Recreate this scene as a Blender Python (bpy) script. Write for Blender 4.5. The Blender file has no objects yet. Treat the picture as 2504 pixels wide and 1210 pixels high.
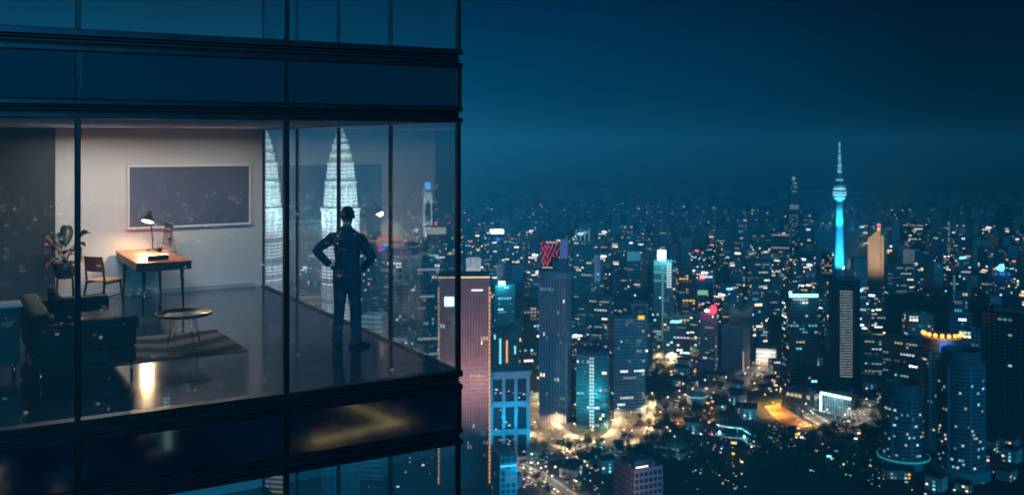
import bpy, bmesh, math, random
from mathutils import Vector, Matrix

R = math.radians
rng = random.Random(7)
SC = bpy.context.scene

# ------------------------------------------------------------------ camera, world, sun, exposure
FPX, CX, HY = 2413.0, 1252.0, 349.0           # focal length and horizon of the 2504 px wide photograph
YAW = R(30.25)
CAM = Vector((-5.145, -10.05, 2.6))
ZG = CAM.z - 300.0                            # city ground, 300 m below the camera
fx, fy, rx, ry = math.sin(YAW), math.cos(YAW), math.cos(YAW), -math.sin(YAW)

cd = bpy.data.cameras.new('camera')
cam = bpy.data.objects.new('camera', cd)
SC.collection.objects.link(cam)
cam.location = CAM
cam.rotation_euler = (R(90), 0, -YAW)
cd.sensor_width = 36.0
cd.lens = 36.0 * FPX / 2504.0
cd.shift_y = -(605.0 - HY) / 2504.0
cd.clip_start = 0.1
cd.clip_end = 60000.0
cd.dof.use_dof = True
cd.dof.focus_distance = 12.6
cd.dof.aperture_fstop = 1.75
SC.camera = cam

SUN_EL, SUN_AZ = R(12), R(190)
world = bpy.data.worlds.new('World')
SC.world = world
world.use_nodes = True
wn, wl = world.node_tree.nodes, world.node_tree.links
wn.clear()
def wnode(t, **k):
    n = wn.new(t)
    for a, b in k.items():
        setattr(n, a, b)
    return n
w_out = wnode('ShaderNodeOutputWorld')
w_bg = wnode('ShaderNodeBackground')
w_geo = wnode('ShaderNodeTexCoord')
w_sep = wnode('ShaderNodeSeparateXYZ')
wl.new(w_geo.outputs['Generated'], w_sep.inputs[0])
w_ramp = wnode('ShaderNodeValToRGB')
w_map = wnode('ShaderNodeMapRange')
w_map.inputs['From Min'].default_value = -0.12
w_map.inputs['From Max'].default_value = 0.62
wl.new(w_sep.outputs['Z'], w_map.inputs['Value'])
wl.new(w_map.outputs['Result'], w_ramp.inputs['Fac'])
cr = w_ramp.color_ramp
cr.elements[0].position = 0.0
cr.elements[0].color = (0.0, 0.070, 0.145, 1)
cr.elements[1].position = 1.0
cr.elements[1].color = (0.0, 0.012, 0.042, 1)
for p, c in ((0.16, (0.0, 0.068, 0.146, 1)), (0.20, (0.0, 0.064, 0.142, 1)), (0.26, (0.0, 0.052, 0.124, 1)), (0.36, (0.0, 0.026, 0.078, 1)), (0.55, (0.0, 0.017, 0.056, 1))):
    e = cr.elements.new(p)
    e.color = c
# the last glow lies behind the photographer and opposite, left of the picture: one smooth falloff round the compass
w_dot = wnode('ShaderNodeVectorMath', operation='DOT_PRODUCT')
wl.new(w_geo.outputs['Generated'], w_dot.inputs[0])
gl = YAW - R(22)
w_dot.inputs[1].default_value = (math.sin(gl), math.cos(gl), 0)
w_az = wnode('ShaderNodeMapRange')
w_az.inputs['From Min'].default_value = 0.70
w_az.inputs['From Max'].default_value = 1.0
w_az.inputs['To Min'].default_value = 0.26
w_az.inputs['To Max'].default_value = 0.98
w_abs = wnode('ShaderNodeMath', operation='ABSOLUTE')
wl.new(w_dot.outputs['Value'], w_abs.inputs[0])
wl.new(w_abs.outputs[0], w_az.inputs['Value'])
w_mul = wnode('ShaderNodeVectorMath', operation='SCALE')
wl.new(w_ramp.outputs['Color'], w_mul.inputs[0])
wl.new(w_az.outputs['Result'], w_mul.inputs['Scale'])
# thin uneven cloud in the night sky
w_noise = wnode('ShaderNodeTexNoise')
w_noise.inputs['Scale'].default_value = 2.2
w_noise.inputs['Detail'].default_value = 5
wl.new(w_geo.outputs['Generated'], w_noise.inputs['Vector'])
w_nm = wnode('ShaderNodeMapRange')
w_nm.inputs['To Min'].default_value = 0.60
w_nm.inputs['To Max'].default_value = 1.40
wl.new(w_noise.outputs['Fac'], w_nm.inputs['Value'])
w_mul2 = wnode('ShaderNodeVectorMath', operation='SCALE')
wl.new(w_mul.outputs[0], w_mul2.inputs[0])
wl.new(w_nm.outputs['Result'], w_mul2.inputs['Scale'])
w_sky = wnode('ShaderNodeTexSky', sky_type='NISHITA', sun_disc=False, sun_elevation=R(-4), sun_rotation=SUN_AZ, ozone_density=6.0)
w_ss = wnode('ShaderNodeVectorMath', operation='SCALE')
w_ss.inputs['Scale'].default_value = 0.012
wl.new(w_sky.outputs['Color'], w_ss.inputs[0])
w_add = wnode('ShaderNodeVectorMath', operation='ADD')
wl.new(w_mul2.outputs[0], w_add.inputs[0])
wl.new(w_ss.outputs[0], w_add.inputs[1])
wl.new(w_add.outputs[0], w_bg.inputs['Color'])
w_bg.inputs['Strength'].default_value = 1.0
wl.new(w_bg.outputs[0], w_out.inputs['Surface'])

sd = bpy.data.lights.new('sun', 'SUN')
sd.energy = 1.35
sd.angle = R(22)
sd.color = (0.03, 0.52, 1.0)
sun = bpy.data.objects.new('sun', sd)
SC.collection.objects.link(sun)
sv = Vector((math.cos(SUN_EL) * math.sin(SUN_AZ), math.cos(SUN_EL) * math.cos(SUN_AZ), math.sin(SUN_EL)))
sun.rotation_euler = sv.to_track_quat('Z', 'Y').to_euler()
sun.location = (0, -50, 80)

vs = SC.view_settings
vs.view_transform = 'Standard'
vs.look = 'None'
vs.exposure = 0.0
vs.gamma = 1.0
vs.use_curve_mapping = False
cy = SC.cycles
cy.use_denoising = True
cy.max_bounces = 8
cy.diffuse_bounces = 3
cy.glossy_bounces = 4
cy.transmission_bounces = 4
cy.transparent_max_bounces = 24
cy.volume_bounces = 0
cy.sample_clamp_indirect = 3.0
cy.caustics_reflective = False
cy.caustics_refractive = False

# ------------------------------------------------------------------ helpers
C = SC.collection
def at(px, d, py=None):
    """world point seen at column px (and row py) of the photograph, d metres in front of the camera"""
    s = (px - CX) / FPX * d
    x, y = CAM.x + fx * d + rx * s, CAM.y + fy * d + ry * s
    return Vector((x, y, ZG)) if py is None else Vector((x, y, CAM.z - (py - HY) / FPX * d))
def gd(py, z=ZG):
    return (CAM.z - z) * FPX / (py - HY)
def ground(px, py, z=ZG):
    p = at(px, gd(py, z)); p.z = z
    return p
def behind(px, py, z=ZG):
    """the place whose mirror image in the front glazing is at px, py"""
    p = ground(px, py, z)
    return Vector((p.x, -p.y, p.z))
def facing(px):
    return -(YAW + math.atan((px - CX) / FPX))

class MB:
    def __init__(s):
        s.v, s.f, s.m, s.c = [], [], [], []
    def poly(s, pts, m=0, c=None):
        n = len(s.v)
        s.v += [tuple(p) for p in pts]
        s.f.append(tuple(range(n, n + len(pts)))); s.m.append(m); s.c.append(c)
    def box(s, x0, x1, y0, y1, z0, z1, m=0, c=None, M=None, skip=''):
        n = len(s.v)
        P = [(x0,y0,z0),(x1,y0,z0),(x1,y1,z0),(x0,y1,z0),(x0,y0,z1),(x1,y0,z1),(x1,y1,z1),(x0,y1,z1)]
        if M is not None:
            P = [tuple(M @ Vector(p)) for p in P]
        s.v += P
        for k, q in (('b',(0,3,2,1)),('t',(4,5,6,7)),('f',(0,1,5,4)),('r',(1,2,6,5)),('k',(2,3,7,6)),('l',(3,0,4,7))):
            if k not in skip:
                s.f.append(tuple(n + i for i in q)); s.m.append(m); s.c.append(c)
    def prism(s, pts, z0, z1, m=0, c=None):
        n, k = len(s.v), len(pts)
        s.v += [(p[0], p[1], z0) for p in pts] + [(p[0], p[1], z1) for p in pts]
        s.f += [tuple(n + i for i in reversed(range(k))), tuple(n + k + i for i in range(k))]
        s.f += [(n + i, n + (i+1) % k, n + k + (i+1) % k, n + k + i) for i in range(k)]
        s.m += [m] * (k + 2); s.c += [c] * (k + 2)
    def rings(s, rings, m=0, cap=True, closed=True, c=None):
        n, k = len(s.v), len(rings[0])
        for r_ in rings:
            s.v += [tuple(p) for p in r_]
        for a in range(len(rings) - 1):
            for i in range(k if closed else k - 1):
                j = (i + 1) % k
                s.f.append((n + a*k + i, n + a*k + j, n + (a+1)*k + j, n + (a+1)*k + i)); s.m.append(m); s.c.append(c)
        if cap:
            s.f.append(tuple(n + i for i in reversed(range(k)))); s.m.append(m); s.c.append(c)
            e = n + (len(rings) - 1) * k
            s.f.append(tuple(e + i for i in range(k))); s.m.append(m); s.c.append(c)
    def lathe(s, prof, seg=24, m=0, cx=0, cy=0, cap=True, c=None, lobes=0, amp=0.0):
        rs = []
        for r_, z in prof:
            ring = []
            for i in range(seg):
                a = 2 * math.pi * i / seg
                q = r_ * (1 + amp * math.cos(lobes * a)) if lobes else r_
                ring.append((cx + q * math.cos(a), cy + q * math.sin(a), z))
            rs.append(ring)
        s.rings(rs, m, cap, True, c)
    def tube(s, pts, rad, seg=8, m=0, c=None):
        rs = []
        pts = [Vector(p) for p in pts]
        if not isinstance(rad, (list, tuple)):
            rad = [rad] * len(pts)
        for i, p in enumerate(pts):
            t = (pts[min(i+1, len(pts)-1)] - pts[max(i-1, 0)]).normalized()
            u = t.cross(Vector((0.31, 0.22, 0.92)) if abs(t.z) < 0.95 else Vector((1, 0.1, 0))).normalized()
            w = t.cross(u)
            rs.append([p + rad[i] * (u * math.cos(2*math.pi*k/seg) + w * math.sin(2*math.pi*k/seg)) for k in range(seg)])
        s.rings(rs, m, True, True, c)
    def mesh(s, name, mats, smooth=False):
        me = bpy.data.meshes.new(name)
        me.from_pydata(s.v, [], s.f)
        for m_ in mats if isinstance(mats, (list, tuple)) else [mats]:
            me.materials.append(m_)
        if any(s.m):
            me.polygons.foreach_set('material_index', s.m)
        if any(c is not None for c in s.c):
            a = me.attributes.new('col', 'FLOAT_COLOR', 'FACE')
            flat = []
            for c in s.c:
                c = c or (0, 0, 0)
                flat += [c[0], c[1], c[2], 1.0]
            a.data.foreach_set('color', flat)
        if smooth:
            me.polygons.foreach_set('use_smooth', [True] * len(me.polygons))
        me.update()
        return me
    def build(s, name, mats, parent=None, smooth=False, world=False, kind=None, bevel=0.0, label=None):
        return obj(name, s.mesh(name, mats, smooth), parent, world, kind, bevel, label)

def obj(name, me, parent=None, world=False, kind=None, bevel=0.0, label=None):
    o = bpy.data.objects.new(name, me)
    C.objects.link(o)
    if parent is not None:
        o.parent = parent
        if world:                              # vertices given in world space under an unrotated parent
            o.location = -parent.location
    if kind:
        o['kind'] = kind
    if label:
        o['label'] = label
    if bevel:
        b = o.modifiers.new('bevel', 'BEVEL')
        b.width = bevel; b.segments = 2; b.limit_method = 'ANGLE'
    return o
def thing(name, label, cat, loc=(0, 0, 0), rotz=0.0, group=None):
    o = bpy.data.objects.new(name, None)
    C.objects.link(o)
    o.empty_display_size = 0.2
    o.location = loc; o.rotation_euler = (0, 0, rotz)
    return tag(o, label, cat, group)
def tag(o, label, cat, group=None):
    o['label'] = label; o['category'] = cat
    if group:
        o['group'] = group
    return o
def lamp(kind, loc, power, color, parent=None, radius=0.1, name='lamp_light', target=None, size=60, blend=0.5):
    l = bpy.data.lights.new(name, kind)
    l.energy = power; l.color = color; l.shadow_soft_size = radius
    if kind == 'SPOT':
        l.spot_size = R(size); l.spot_blend = blend
    o = bpy.data.objects.new(name, l)
    C.objects.link(o)
    o.location = loc
    if target is not None:
        o.rotation_euler = (Vector(loc) - Vector(target)).to_track_quat('Z', 'Y').to_euler()
    if parent is not None:
        o.parent = parent
    return o

# ------------------------------------------------------------------ materials
def new_mat(name):
    m = bpy.data.materials.new(name)
    m.use_nodes = True
    return m, m.node_tree.nodes, m.node_tree.links, m.node_tree.nodes['Principled BSDF']
def mat(name, col, rough=0.6, metal=0.0, var=0.15, scale=3.0, bump=0.0, bscale=40.0, spec=0.5, stretch=None, rvar=0.0):
    m, n, l, b = new_mat(name)
    b.inputs['Roughness'].default_value = rough
    b.inputs['Metallic'].default_value = metal
    b.inputs['Specular IOR Level'].default_value = spec
    tc = n.new('ShaderNodeTexCoord')
    src = tc.outputs['Object']
    if stretch:
        mp = n.new('ShaderNodeMapping'); mp.inputs['Scale'].default_value = stretch
        l.new(src, mp.inputs['Vector']); src = mp.outputs['Vector']
    t = n.new('ShaderNodeTexNoise'); t.inputs['Scale'].default_value = scale; t.inputs['Detail'].default_value = 6
    l.new(src, t.inputs['Vector'])
    cr_ = n.new('ShaderNodeValToRGB')
    cr_.color_ramp.elements[0].position = 0.3; cr_.color_ramp.elements[1].position = 0.7
    cr_.color_ramp.elements[0].color = tuple(max(0, c * (1 - var)) for c in col) + (1,)
    cr_.color_ramp.elements[1].color = tuple(min(1, c * (1 + var)) for c in col) + (1,)
    l.new(t.outputs['Fac'], cr_.inputs['Fac'])
    l.new(cr_.outputs['Color'], b.inputs['Base Color'])
    if rvar:
        mr = n.new('ShaderNodeMapRange')
        mr.inputs['To Min'].default_value = max(0, rough - rvar); mr.inputs['To Max'].default_value = rough + rvar
        l.new(t.outputs['Fac'], mr.inputs['Value']); l.new(mr.outputs['Result'], b.inputs['Roughness'])
    if bump:
        t2 = n.new('ShaderNodeTexNoise'); t2.inputs['Scale'].default_value = bscale; t2.inputs['Detail'].default_value = 4
        l.new(src, t2.inputs['Vector'])
        bp = n.new('ShaderNodeBump'); bp.inputs['Strength'].default_value = bump; bp.inputs['Distance'].default_value = 0.02
        l.new(t2.outputs['Fac'], bp.inputs['Height']); l.new(bp.outputs['Normal'], b.inputs['Normal'])
    return m
def emit(name, col, strength, sample=True):
    m, n, l, b = new_mat(name)
    b.inputs['Base Color'].default_value = tuple(0.4 * c for c in col) + (1,)
    b.inputs['Emission Color'].default_value = col + (1,)
    b.inputs['Emission Strength'].default_value = strength
    if not sample:
        m.cycles.emission_sampling = 'NONE'
    return m
def emit_attr(name, strength=1.0):
    m, n, l, b = new_mat(name)
    a = n.new('ShaderNodeAttribute'); a.attribute_name = 'col'
    b.inputs['Base Color'].default_value = (0.05, 0.06, 0.07, 1)
    b.inputs['Roughness'].default_value = 0.3
    l.new(a.outputs['Color'], b.inputs['Emission Color'])
    b.inputs['Emission Strength'].default_value = strength
    m.cycles.emission_sampling = 'NONE'
    return m
def pane_mat(name, tint, r0, veil=0.034):
    m, n, l, b = new_mat(name)
    n.remove(b)
    out = n['Material Output']
    tr = n.new('ShaderNodeBsdfTransparent'); tr.inputs['Color'].default_value = tint + (1,)
    g = n.new('ShaderNodeBsdfGlossy'); g.inputs['Roughness'].default_value = 0.0
    g.inputs['Color'].default_value = (0.92, 0.97, 1, 1)
    lw = n.new('ShaderNodeLayerWeight'); lw.inputs['Blend'].default_value = 0.5
    p = n.new('ShaderNodeMath'); p.operation = 'POWER'; p.inputs[1].default_value = 5
    l.new(lw.outputs['Facing'], p.inputs[0])
    mr = n.new('ShaderNodeMapRange'); mr.inputs['To Min'].default_value = r0; mr.inputs['To Max'].default_value = 0.9
    l.new(p.outputs[0], mr.inputs['Value'])
    mx = n.new('ShaderNodeMixShader')
    l.new(mr.outputs['Result'], mx.inputs['Fac']); l.new(tr.outputs[0], mx.inputs[1]); l.new(g.outputs[0], mx.inputs[2])
    # pale diffuse layer standing in for the hazy reflections over the panes
    df = n.new('ShaderNodeBsdfDiffuse'); df.inputs['Color'].default_value = (0.75, 0.75, 0.75, 1)
    tc = n.new('ShaderNodeTexCoord'); t = n.new('ShaderNodeTexNoise'); t.inputs['Scale'].default_value = 1.3; t.inputs['Detail'].default_value = 5
    l.new(tc.outputs['Object'], t.inputs['Vector'])
    md = n.new('ShaderNodeMapRange'); md.inputs['To Min'].default_value = veil * 0.6; md.inputs['To Max'].default_value = veil * 1.4
    l.new(t.outputs['Fac'], md.inputs['Value'])
    m2 = n.new('ShaderNodeMixShader')
    l.new(md.outputs['Result'], m2.inputs['Fac']); l.new(mx.outputs[0], m2.inputs[1]); l.new(df.outputs[0], m2.inputs[2])
    l.new(m2.outputs[0], out.inputs['Surface'])
    return m
def wood_mat(name, c0, c1, rough=0.4, axis=(1.5, 14, 14)):
    m = mat(name, c0, rough, var=0.0, scale=2.0, stretch=axis, bump=0.05, bscale=3)
    r_ = [x for x in m.node_tree.nodes if x.type == 'VALTORGB'][0].color_ramp
    r_.elements[0].color = c0 + (1,); r_.elements[1].color = c1 + (1,)
    return m

M = {}
M['frame'] = mat('facade_aluminium', (0.030, 0.036, 0.045), 0.34, 0.75, var=0.2, scale=5, rvar=0.06)
M['recess'] = mat('facade_recess', (0.012, 0.014, 0.018), 0.5, 0.3)
M['spandrel'] = mat('spandrel_glass', (0.006, 0.019, 0.033), 0.045, 0.0, var=0.3, scale=0.8, spec=0.9, bump=0.010, bscale=1.2)
M['spandrel'].node_tree.nodes['Principled BSDF'].inputs['IOR'].default_value = 2.6
M['pane'] = pane_mat('window_glass', (0.93, 0.965, 0.97), 0.085)
M['wall'] = mat('painted_plaster', (0.66, 0.65, 0.65), 0.85, var=0.04, scale=1.2, bump=0.03, bscale=90)
M['ceil'] = mat('ceiling_board', (0.66, 0.66, 0.66), 0.9, var=0.03)
M['slab'] = mat('floor_slab_concrete', (0.18, 0.18, 0.19), 0.9)
M['floor'] = mat('polished_floor', (0.028, 0.048, 0.078), 0.12, 0.0, var=0.25, scale=1.6, spec=0.85, rvar=0.05, bump=0.006, bscale=3)
M['floor'].node_tree.nodes['Principled BSDF'].inputs['IOR'].default_value = 1.75
M['skirt'] = mat('skirting_paint', (0.45, 0.45, 0.46), 0.6)

# ------------------------------------------------------------------ the glass office tower in the foreground
STOREY = 3.66
DEPTH, LEFT = 7.76, -8.0
tower0 = thing('office_tower', 'dark glass office tower corner filling the left of the picture', 'building', (0, 0, ZG))
BAYX = [0.0, -2.0, -4.0, -6.0, -8.0]
BAYY = [0.0, 1.94, 3.88, 5.82, 7.76]
def rail(z0, z1, proud, inner, m, name, bev):
    b = MB()
    b.prism([(LEFT, -proud), (proud, -proud), (proud, DEPTH + 0.3), (-inner, DEPTH + 0.3), (-inner, inner), (LEFT, inner)], z0, z1)
    return b.mesh(name, m)
PROFILE = [   # z from, z to (from floor level), proud of the glass line, inner depth
    (-0.064, 0.004, 0.045, 0.10, 'frame'), (-0.098, -0.084, 0.022, 0.02, 'frame'), (-0.136, -0.120, 0.022, 0.02, 'frame'),
    (-0.206, -0.152, 0.045, 0.05, 'frame'), (-0.706, -0.654, 0.045, 0.05, 'frame'),
    (-0.735, -0.721, 0.022, 0.02, 'frame'), (-0.764, -0.750, 0.022, 0.02, 'frame'), (-0.832, -0.778, 0.045, 0.10, 'frame')]
rail_me = [(rail(a, b_, p, i, M[m_], 'transom', 0.006)) for a, b_, p, i, m_ in PROFILE]
back_me = []
for a, b_ in ((-0.152, -0.064), (-0.778, -0.706)):
    back_me.append(rail(a + 0.001, b_ - 0.001, 0.004, 0.04, M['recess'], 'shadow_gap', 0))
def vbox(x0, x1, y0, y1, z0, z1, m, name):
    b = MB(); b.box(x0, x1, y0, y1, z0, z1)
    return b.mesh(name, m)
mull_me = vbox(-0.023, 0.023, -0.032, 0.062, 0.006, 2.826, M['frame'], 'mullion')
smull_me = vbox(-0.022, 0.032, -0.022, 0.022, 0.006, 2.826, M['frame'], 'mullion')
cap_me = vbox(-0.022, 0.022, -0.037, 0.02, -0.652, -0.208, M['frame'], 'spandrel_joint')
scap_me = vbox(-0.02, 0.037, -0.022, 0.022, -0.652, -0.208, M['frame'], 'spandrel_joint')
post = MB(); post.prism([(-0.026, -0.032), (0.018, -0.032), (0.030, -0.020), (0.030, 0.026), (-0.026, 0.026)], 0.006, 2.826)
post_me = post.mesh('corner_post', M['frame'])
post = MB(); post.prism([(-0.03, -0.038), (0.024, -0.038), (0.038, -0.024), (0.038, 0.03), (-0.03, 0.03)], -0.652, -0.208)
scorn_me = post.mesh('corner_post', M['frame'])
pane_me = vbox(-1.972, -0.028, -0.006, 0.006, 0.006, 2.826, M['pane'], 'window_pane')
spane_me = vbox(-0.006, 0.006, 0.030, 1.910, 0.006, 2.826, M['pane'], 'window_pane')
span_me = vbox(-1.976, -0.024, -0.028, 0.01, -0.652, -0.208, M['spandrel'], 'spandrel_panel')
sspan_me = vbox(-0.01, 0.028, 0.024, 1.916, -0.652, -0.208, M['spandrel'], 'spandrel_panel')
def put(name, me, x, y, z, bevel=0.0):
    o = obj(name, me, tower0, bevel=bevel)
    o.location = (x, y, z - ZG)
    return o
for s in (-2, -1, 0, 1, 2):
    z = s * STOREY
    for me in rail_me:
        put('transom', me, 0, 0, z, 0.007)
    for me in back_me:
        put('shadow_gap', me, 0, 0, z)
    put('corner_post', scorn_me, 0, 0, z, 0.004)
    for x in BAYX[:-1]:
        put('spandrel_panel', span_me, x, 0, z, 0.004)
    for y in BAYY[:-1]:
        put('spandrel_panel', sspan_me, 0, y, z, 0.004)
    for x in BAYX[1:]:
        put('spandrel_joint', cap_me, x, 0, z, 0.004)
    for y in BAYY[1:]:
        put('spandrel_joint', scap_me, 0, y, z, 0.004)
    if s == 2:
        continue
    put('corner_post', post_me, 0, 0, z, 0.005)
    for x in BAYX[1:]:
        put('mullion', mull_me, x, 0, z, 0.005)
    for y in BAYY[1:]:
        put('mullion', smull_me, 0, y, z, 0.005)
    for x in BAYX[:-1]:
        put('window_pane', pane_me, x, 0, z)
    for y in BAYY[:-1]:
        put('window_pane', spane_me, 0, y, z)
# the shaft below, down to the street
b = MB(); zb = -2 * STOREY - 0.85
b.box(-8.6, -0.03, 0.03, 15.6, ZG, zb)
b.build('tower_shaft', M['spandrel'], tower0, world=True)
b = MB()
for k in range(1, 78):
    z = zb - k * STOREY
    if z < ZG + 2:
        break
    b.box(-8.6, 0.03, -0.03, 15.6, z, z + 0.5)
b.build('shaft_band', M['frame'], tower0, world=True, kind='stuff')
b = MB(); b.box(-8.6, -8.02, 0.0, 15.6, zb, 2 * STOREY + 0.1); b.box(-8.0, 0.0, DEPTH + 0.32, 15.6, zb, 2 * STOREY + 0.1)
b.build('core_wall', M['slab'], tower0, world=True)

PANELS = [(-3.0, 6.5), (-1.1, 6.4), (-3.5, 4.7)]  # positions of the added ceiling fill lights
# rooms: floors, ceilings and plaster walls behind the glass
def struct(name, mb, m, **k):
    return mb.build(name, m, kind='structure', **k)
for s in (-1, 0, 1):
    z = s * STOREY
    b = MB(); b.box(LEFT + 0.01, -0.102, 0.102, DEPTH, z - 0.030, z)
    struct('floor', b, M['floor'])
    b = MB(); b.box(LEFT + 0.01, -0.102, 0.102, DEPTH, z - 0.76, z - 0.032)
    struct('floor_slab', b, M['slab'])
for s in (-1, 0, 1):
    z = s * STOREY
    b = MB()
    if s == 0:                     # with openings for the added fill lights
        xs = sorted({LEFT + 0.01, -0.102} | {v for x, y in PANELS for v in (x - 0.63, x + 0.63)})
        ys = sorted({0.102, DEPTH - 0.001} | {v for x, y in PANELS for v in (y - 0.16, y + 0.16)})
        hole = lambda cx_, cy_: any(abs(cx_ - x) < 0.63 and abs(cy_ - y) < 0.16 for x, y in PANELS)
        for x0, x1 in zip(xs, xs[1:]):
            for y0, y1 in zip(ys, ys[1:]):
                if not hole((x0 + x1) / 2, (y0 + y1) / 2):
                    b.box(x0, x1, y0, y1, z + 2.846, z + 2.898)
    else:
        b.box(LEFT + 0.01, -0.102, 0.102, DEPTH - 0.001, z + 2.846, z + 2.898)
    struct('ceiling', b, M['ceil'])
    b = MB(); b.box(LEFT + 0.01, -0.004, DEPTH + 0.002, DEPTH + 0.28, z - 0.032, z + 2.84)
    struct('wall_back', b, M['wall'])
    b = MB(); b.box(LEFT - 0.001, LEFT + 0.16, 0.14, DEPTH, z + 0.001, z + 2.845)
    struct('wall_left', b, M['wall'])
b = MB(); b.box(-3.44, -0.14, DEPTH - 0.014, DEPTH + 0.001, 0.001, 0.075)
struct('skirting_board', b, M['skirt'])

# ------------------------------------------------------------------ office furniture
M['desk'] = wood_mat('walnut_veneer', (0.25, 0.070, 0.028), (0.37, 0.115, 0.046), 0.38, (14, 1.2, 14))
M['darkwood'] = wood_mat('dark_stained_wood', (0.030, 0.014, 0.009), (0.055, 0.026, 0.016), 0.42)
M['redwood'] = wood_mat('red_lacquered_plywood', (0.36, 0.065, 0.026), (0.48, 0.10, 0.04), 0.35)
M['seatwood'] = wood_mat('honey_plywood', (0.33, 0.14, 0.045), (0.45, 0.20, 0.07), 0.35)
M['black'] = mat('black_enamel', (0.012, 0.012, 0.013), 0.32, 0.1)
M['screen'] = mat('screen_glass', (0.006, 0.006, 0.007), 0.04, spec=0.8, var=0)
M['alu'] = mat('brushed_aluminium', (0.62, 0.62, 0.64), 0.3, 0.95, var=0.05, scale=30)
M['chrome'] = mat('chromed_steel', (0.75, 0.77, 0.80), 0.12, 1.0, var=0.03)
M['leather'] = mat('brown_leather', (0.013, 0.006, 0.004), 0.75, var=0.25, scale=6, bump=0.15, bscale=70)
M['bluefab'] = mat('slate_blue_wool', (0.010, 0.014, 0.022), 0.9, var=0.25, scale=40, bump=0.2, bscale=160)
M['paper'] = mat('paper', (0.75, 0.73, 0.69), 0.8, var=0.03)
M['rugl'] = mat('pale_rug_wool', (0.15, 0.15, 0.16), 0.95, var=0.25, scale=60, bump=0.3, bscale=220)
M['rugd'] = mat('charcoal_rug_wool', (0.010, 0.010, 0.012), 0.95, var=0.3, scale=60, bump=0.3, bscale=220)
M['canvas'] = mat('slate_canvas', (0.11, 0.13, 0.20), 0.45, var=0.12, scale=1.6, bump=0.05, bscale=200)
M['white'] = mat('white_lacquer', (0.78, 0.78, 0.77), 0.4, var=0.03)
M['darkpanel'] = mat('dark_oak_door', (0.040, 0.043, 0.046), 0.5, var=0.2, scale=2, stretch=(12, 12, 0.6))
M['leafg'] = mat('dark_leaf', (0.030, 0.055, 0.030), 0.4, var=0.5, scale=9)
M['leafr'] = mat('russet_leaf', (0.13, 0.036, 0.020), 0.4, var=0.5, scale=9)
M['ceramic'] = mat('dark_glazed_pot', (0.05, 0.035, 0.028), 0.3)
M['soil'] = mat('potting_soil', (0.03, 0.022, 0.016), 1.0)
M['steelleg'] = mat('blued_steel', (0.20, 0.24, 0.30), 0.3, 0.9)
M['bulb'] = emit('lamp_bulb', (1.0, 0.82, 0.58), 4.5)

# desk: long side runs back to the wall
DX0, DX1, DY0, DY1, DZ = -2.54, -1.72, 5.66, 7.70, 0.78
desk = thing('desk', 'walnut writing desk with four slim tapered legs against the back wall', 'desk', ((DX0+DX1)/2, (DY0+DY1)/2, 0))
b = MB(); b.box(DX0, DX1, DY0, DY1, DZ - 0.028, DZ)
b.build('table_top', M['desk'], desk, world=True, bevel=0.006)
b = MB(); b.box(DX0 + 0.012, DX1 - 0.012, DY0 + 0.012, DY1 - 0.012, DZ - 0.135, DZ - 0.03)
b.build('apron', M['darkwood'], desk, world=True, bevel=0.004)
for k in range(2):
    b = MB(); y0 = DY0 + 0.06 + k * 1.0
    b.box(DX0 + 0.004, DX0 + 0.013, y0, y0 + 0.9, DZ - 0.122, DZ - 0.044)
    dr = b.build('drawer_front', M['darkwood'], desk, world=True, bevel=0.002)
    b = MB(); b.box(DX0 - 0.010, DX0 + 0.003, y0 + 0.4, y0 + 0.5, DZ - 0.088, DZ - 0.078)
    o = b.build('handle', M['black'], dr, bevel=0.002)
for sx, sy in ((0, 0), (1, 0), (0, 1), (1, 1)):
    x = DX0 + 0.13 if not sx else DX1 - 0.13
    y = DY0 + 0.13 if not sy else DY1 - 0.13
    ox, oy = (0.02 if sx else -0.02), (0.02 if sy else -0.02)
    b = MB(); b.tube([(x, y, DZ - 0.135), (x + ox, y + oy, 0.0)], [0.030, 0.015], 12)
    b.build('leg', M['darkwood'], desk, True, world=True)

# desk lamp
LX, LY = -1.99, 7.42
dl = thing('desk_lamp', 'black desk lamp with lit cone shade on the walnut desk', 'lamp', (LX, LY, DZ))
b = MB(); b.lathe([(0.0, 0.0), (0.105, 0.0), (0.105, 0.012), (0.092, 0.022), (0.0, 0.026)], 28, cap=False)
b.build('base', M['black'], dl, True)
b = MB(); b.tube([(0, 0, 0.02), (0.0, 0, 0.22), (-0.02, -0.01, 0.36), (-0.035, -0.02, 0.53)], 0.009, 10)
b.build('arm', M['black'], dl, True)
b = MB(); b.tube([(-0.012, -0.014, 0.21), (0.012, 0.014, 0.21)], 0.016, 10)
b.build('joint_knob', M['black'], dl, True)
shade_dir = Vector((-0.30, -0.36, -0.88)).normalized()
Ms = Matrix.Translation((-0.075, -0.07, 0.565)) @ shade_dir.to_track_quat('Z', 'Y').to_matrix().to_4x4()
prof = [(0.022, -0.115), (0.03, -0.06), (0.045, -0.045), (0.075, 0.01), (0.115, 0.075), (0.118, 0.085)]
b = MB()
rings = []
for r_, z in prof + [(r_ - 0.004, z) for r_, z in reversed(prof[1:])]:
    rings.append([Ms @ Vector((r_ * math.cos(2*math.pi*i/28), r_ * math.sin(2*math.pi*i/28), z)) for i in range(28)])
b.rings(rings)
shade = b.build('lamp_shade', [M['black']], dl, True)
b = MB()
b.rings([[Ms @ Vector((r_ * math.cos(2*math.pi*i/24), r_ * math.sin(2*math.pi*i/24), z)) for i in range(24)] for r_, z in ((0.006, 0.030), (0.06, 0.034), (0.092, 0.052), (0.105, 0.070), (0.085, 0.078), (0.004, 0.084))])
b.build('lamp_diffuser', M['bulb'], shade, True)
lamp('SPOT', Ms @ Vector((0, 0, 0.095)), 165, (1.0, 0.62, 0.30), dl, 0.06, target=Ms @ Vector((0, 0, 1.0)), size=172, blend=0.9)

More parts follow.
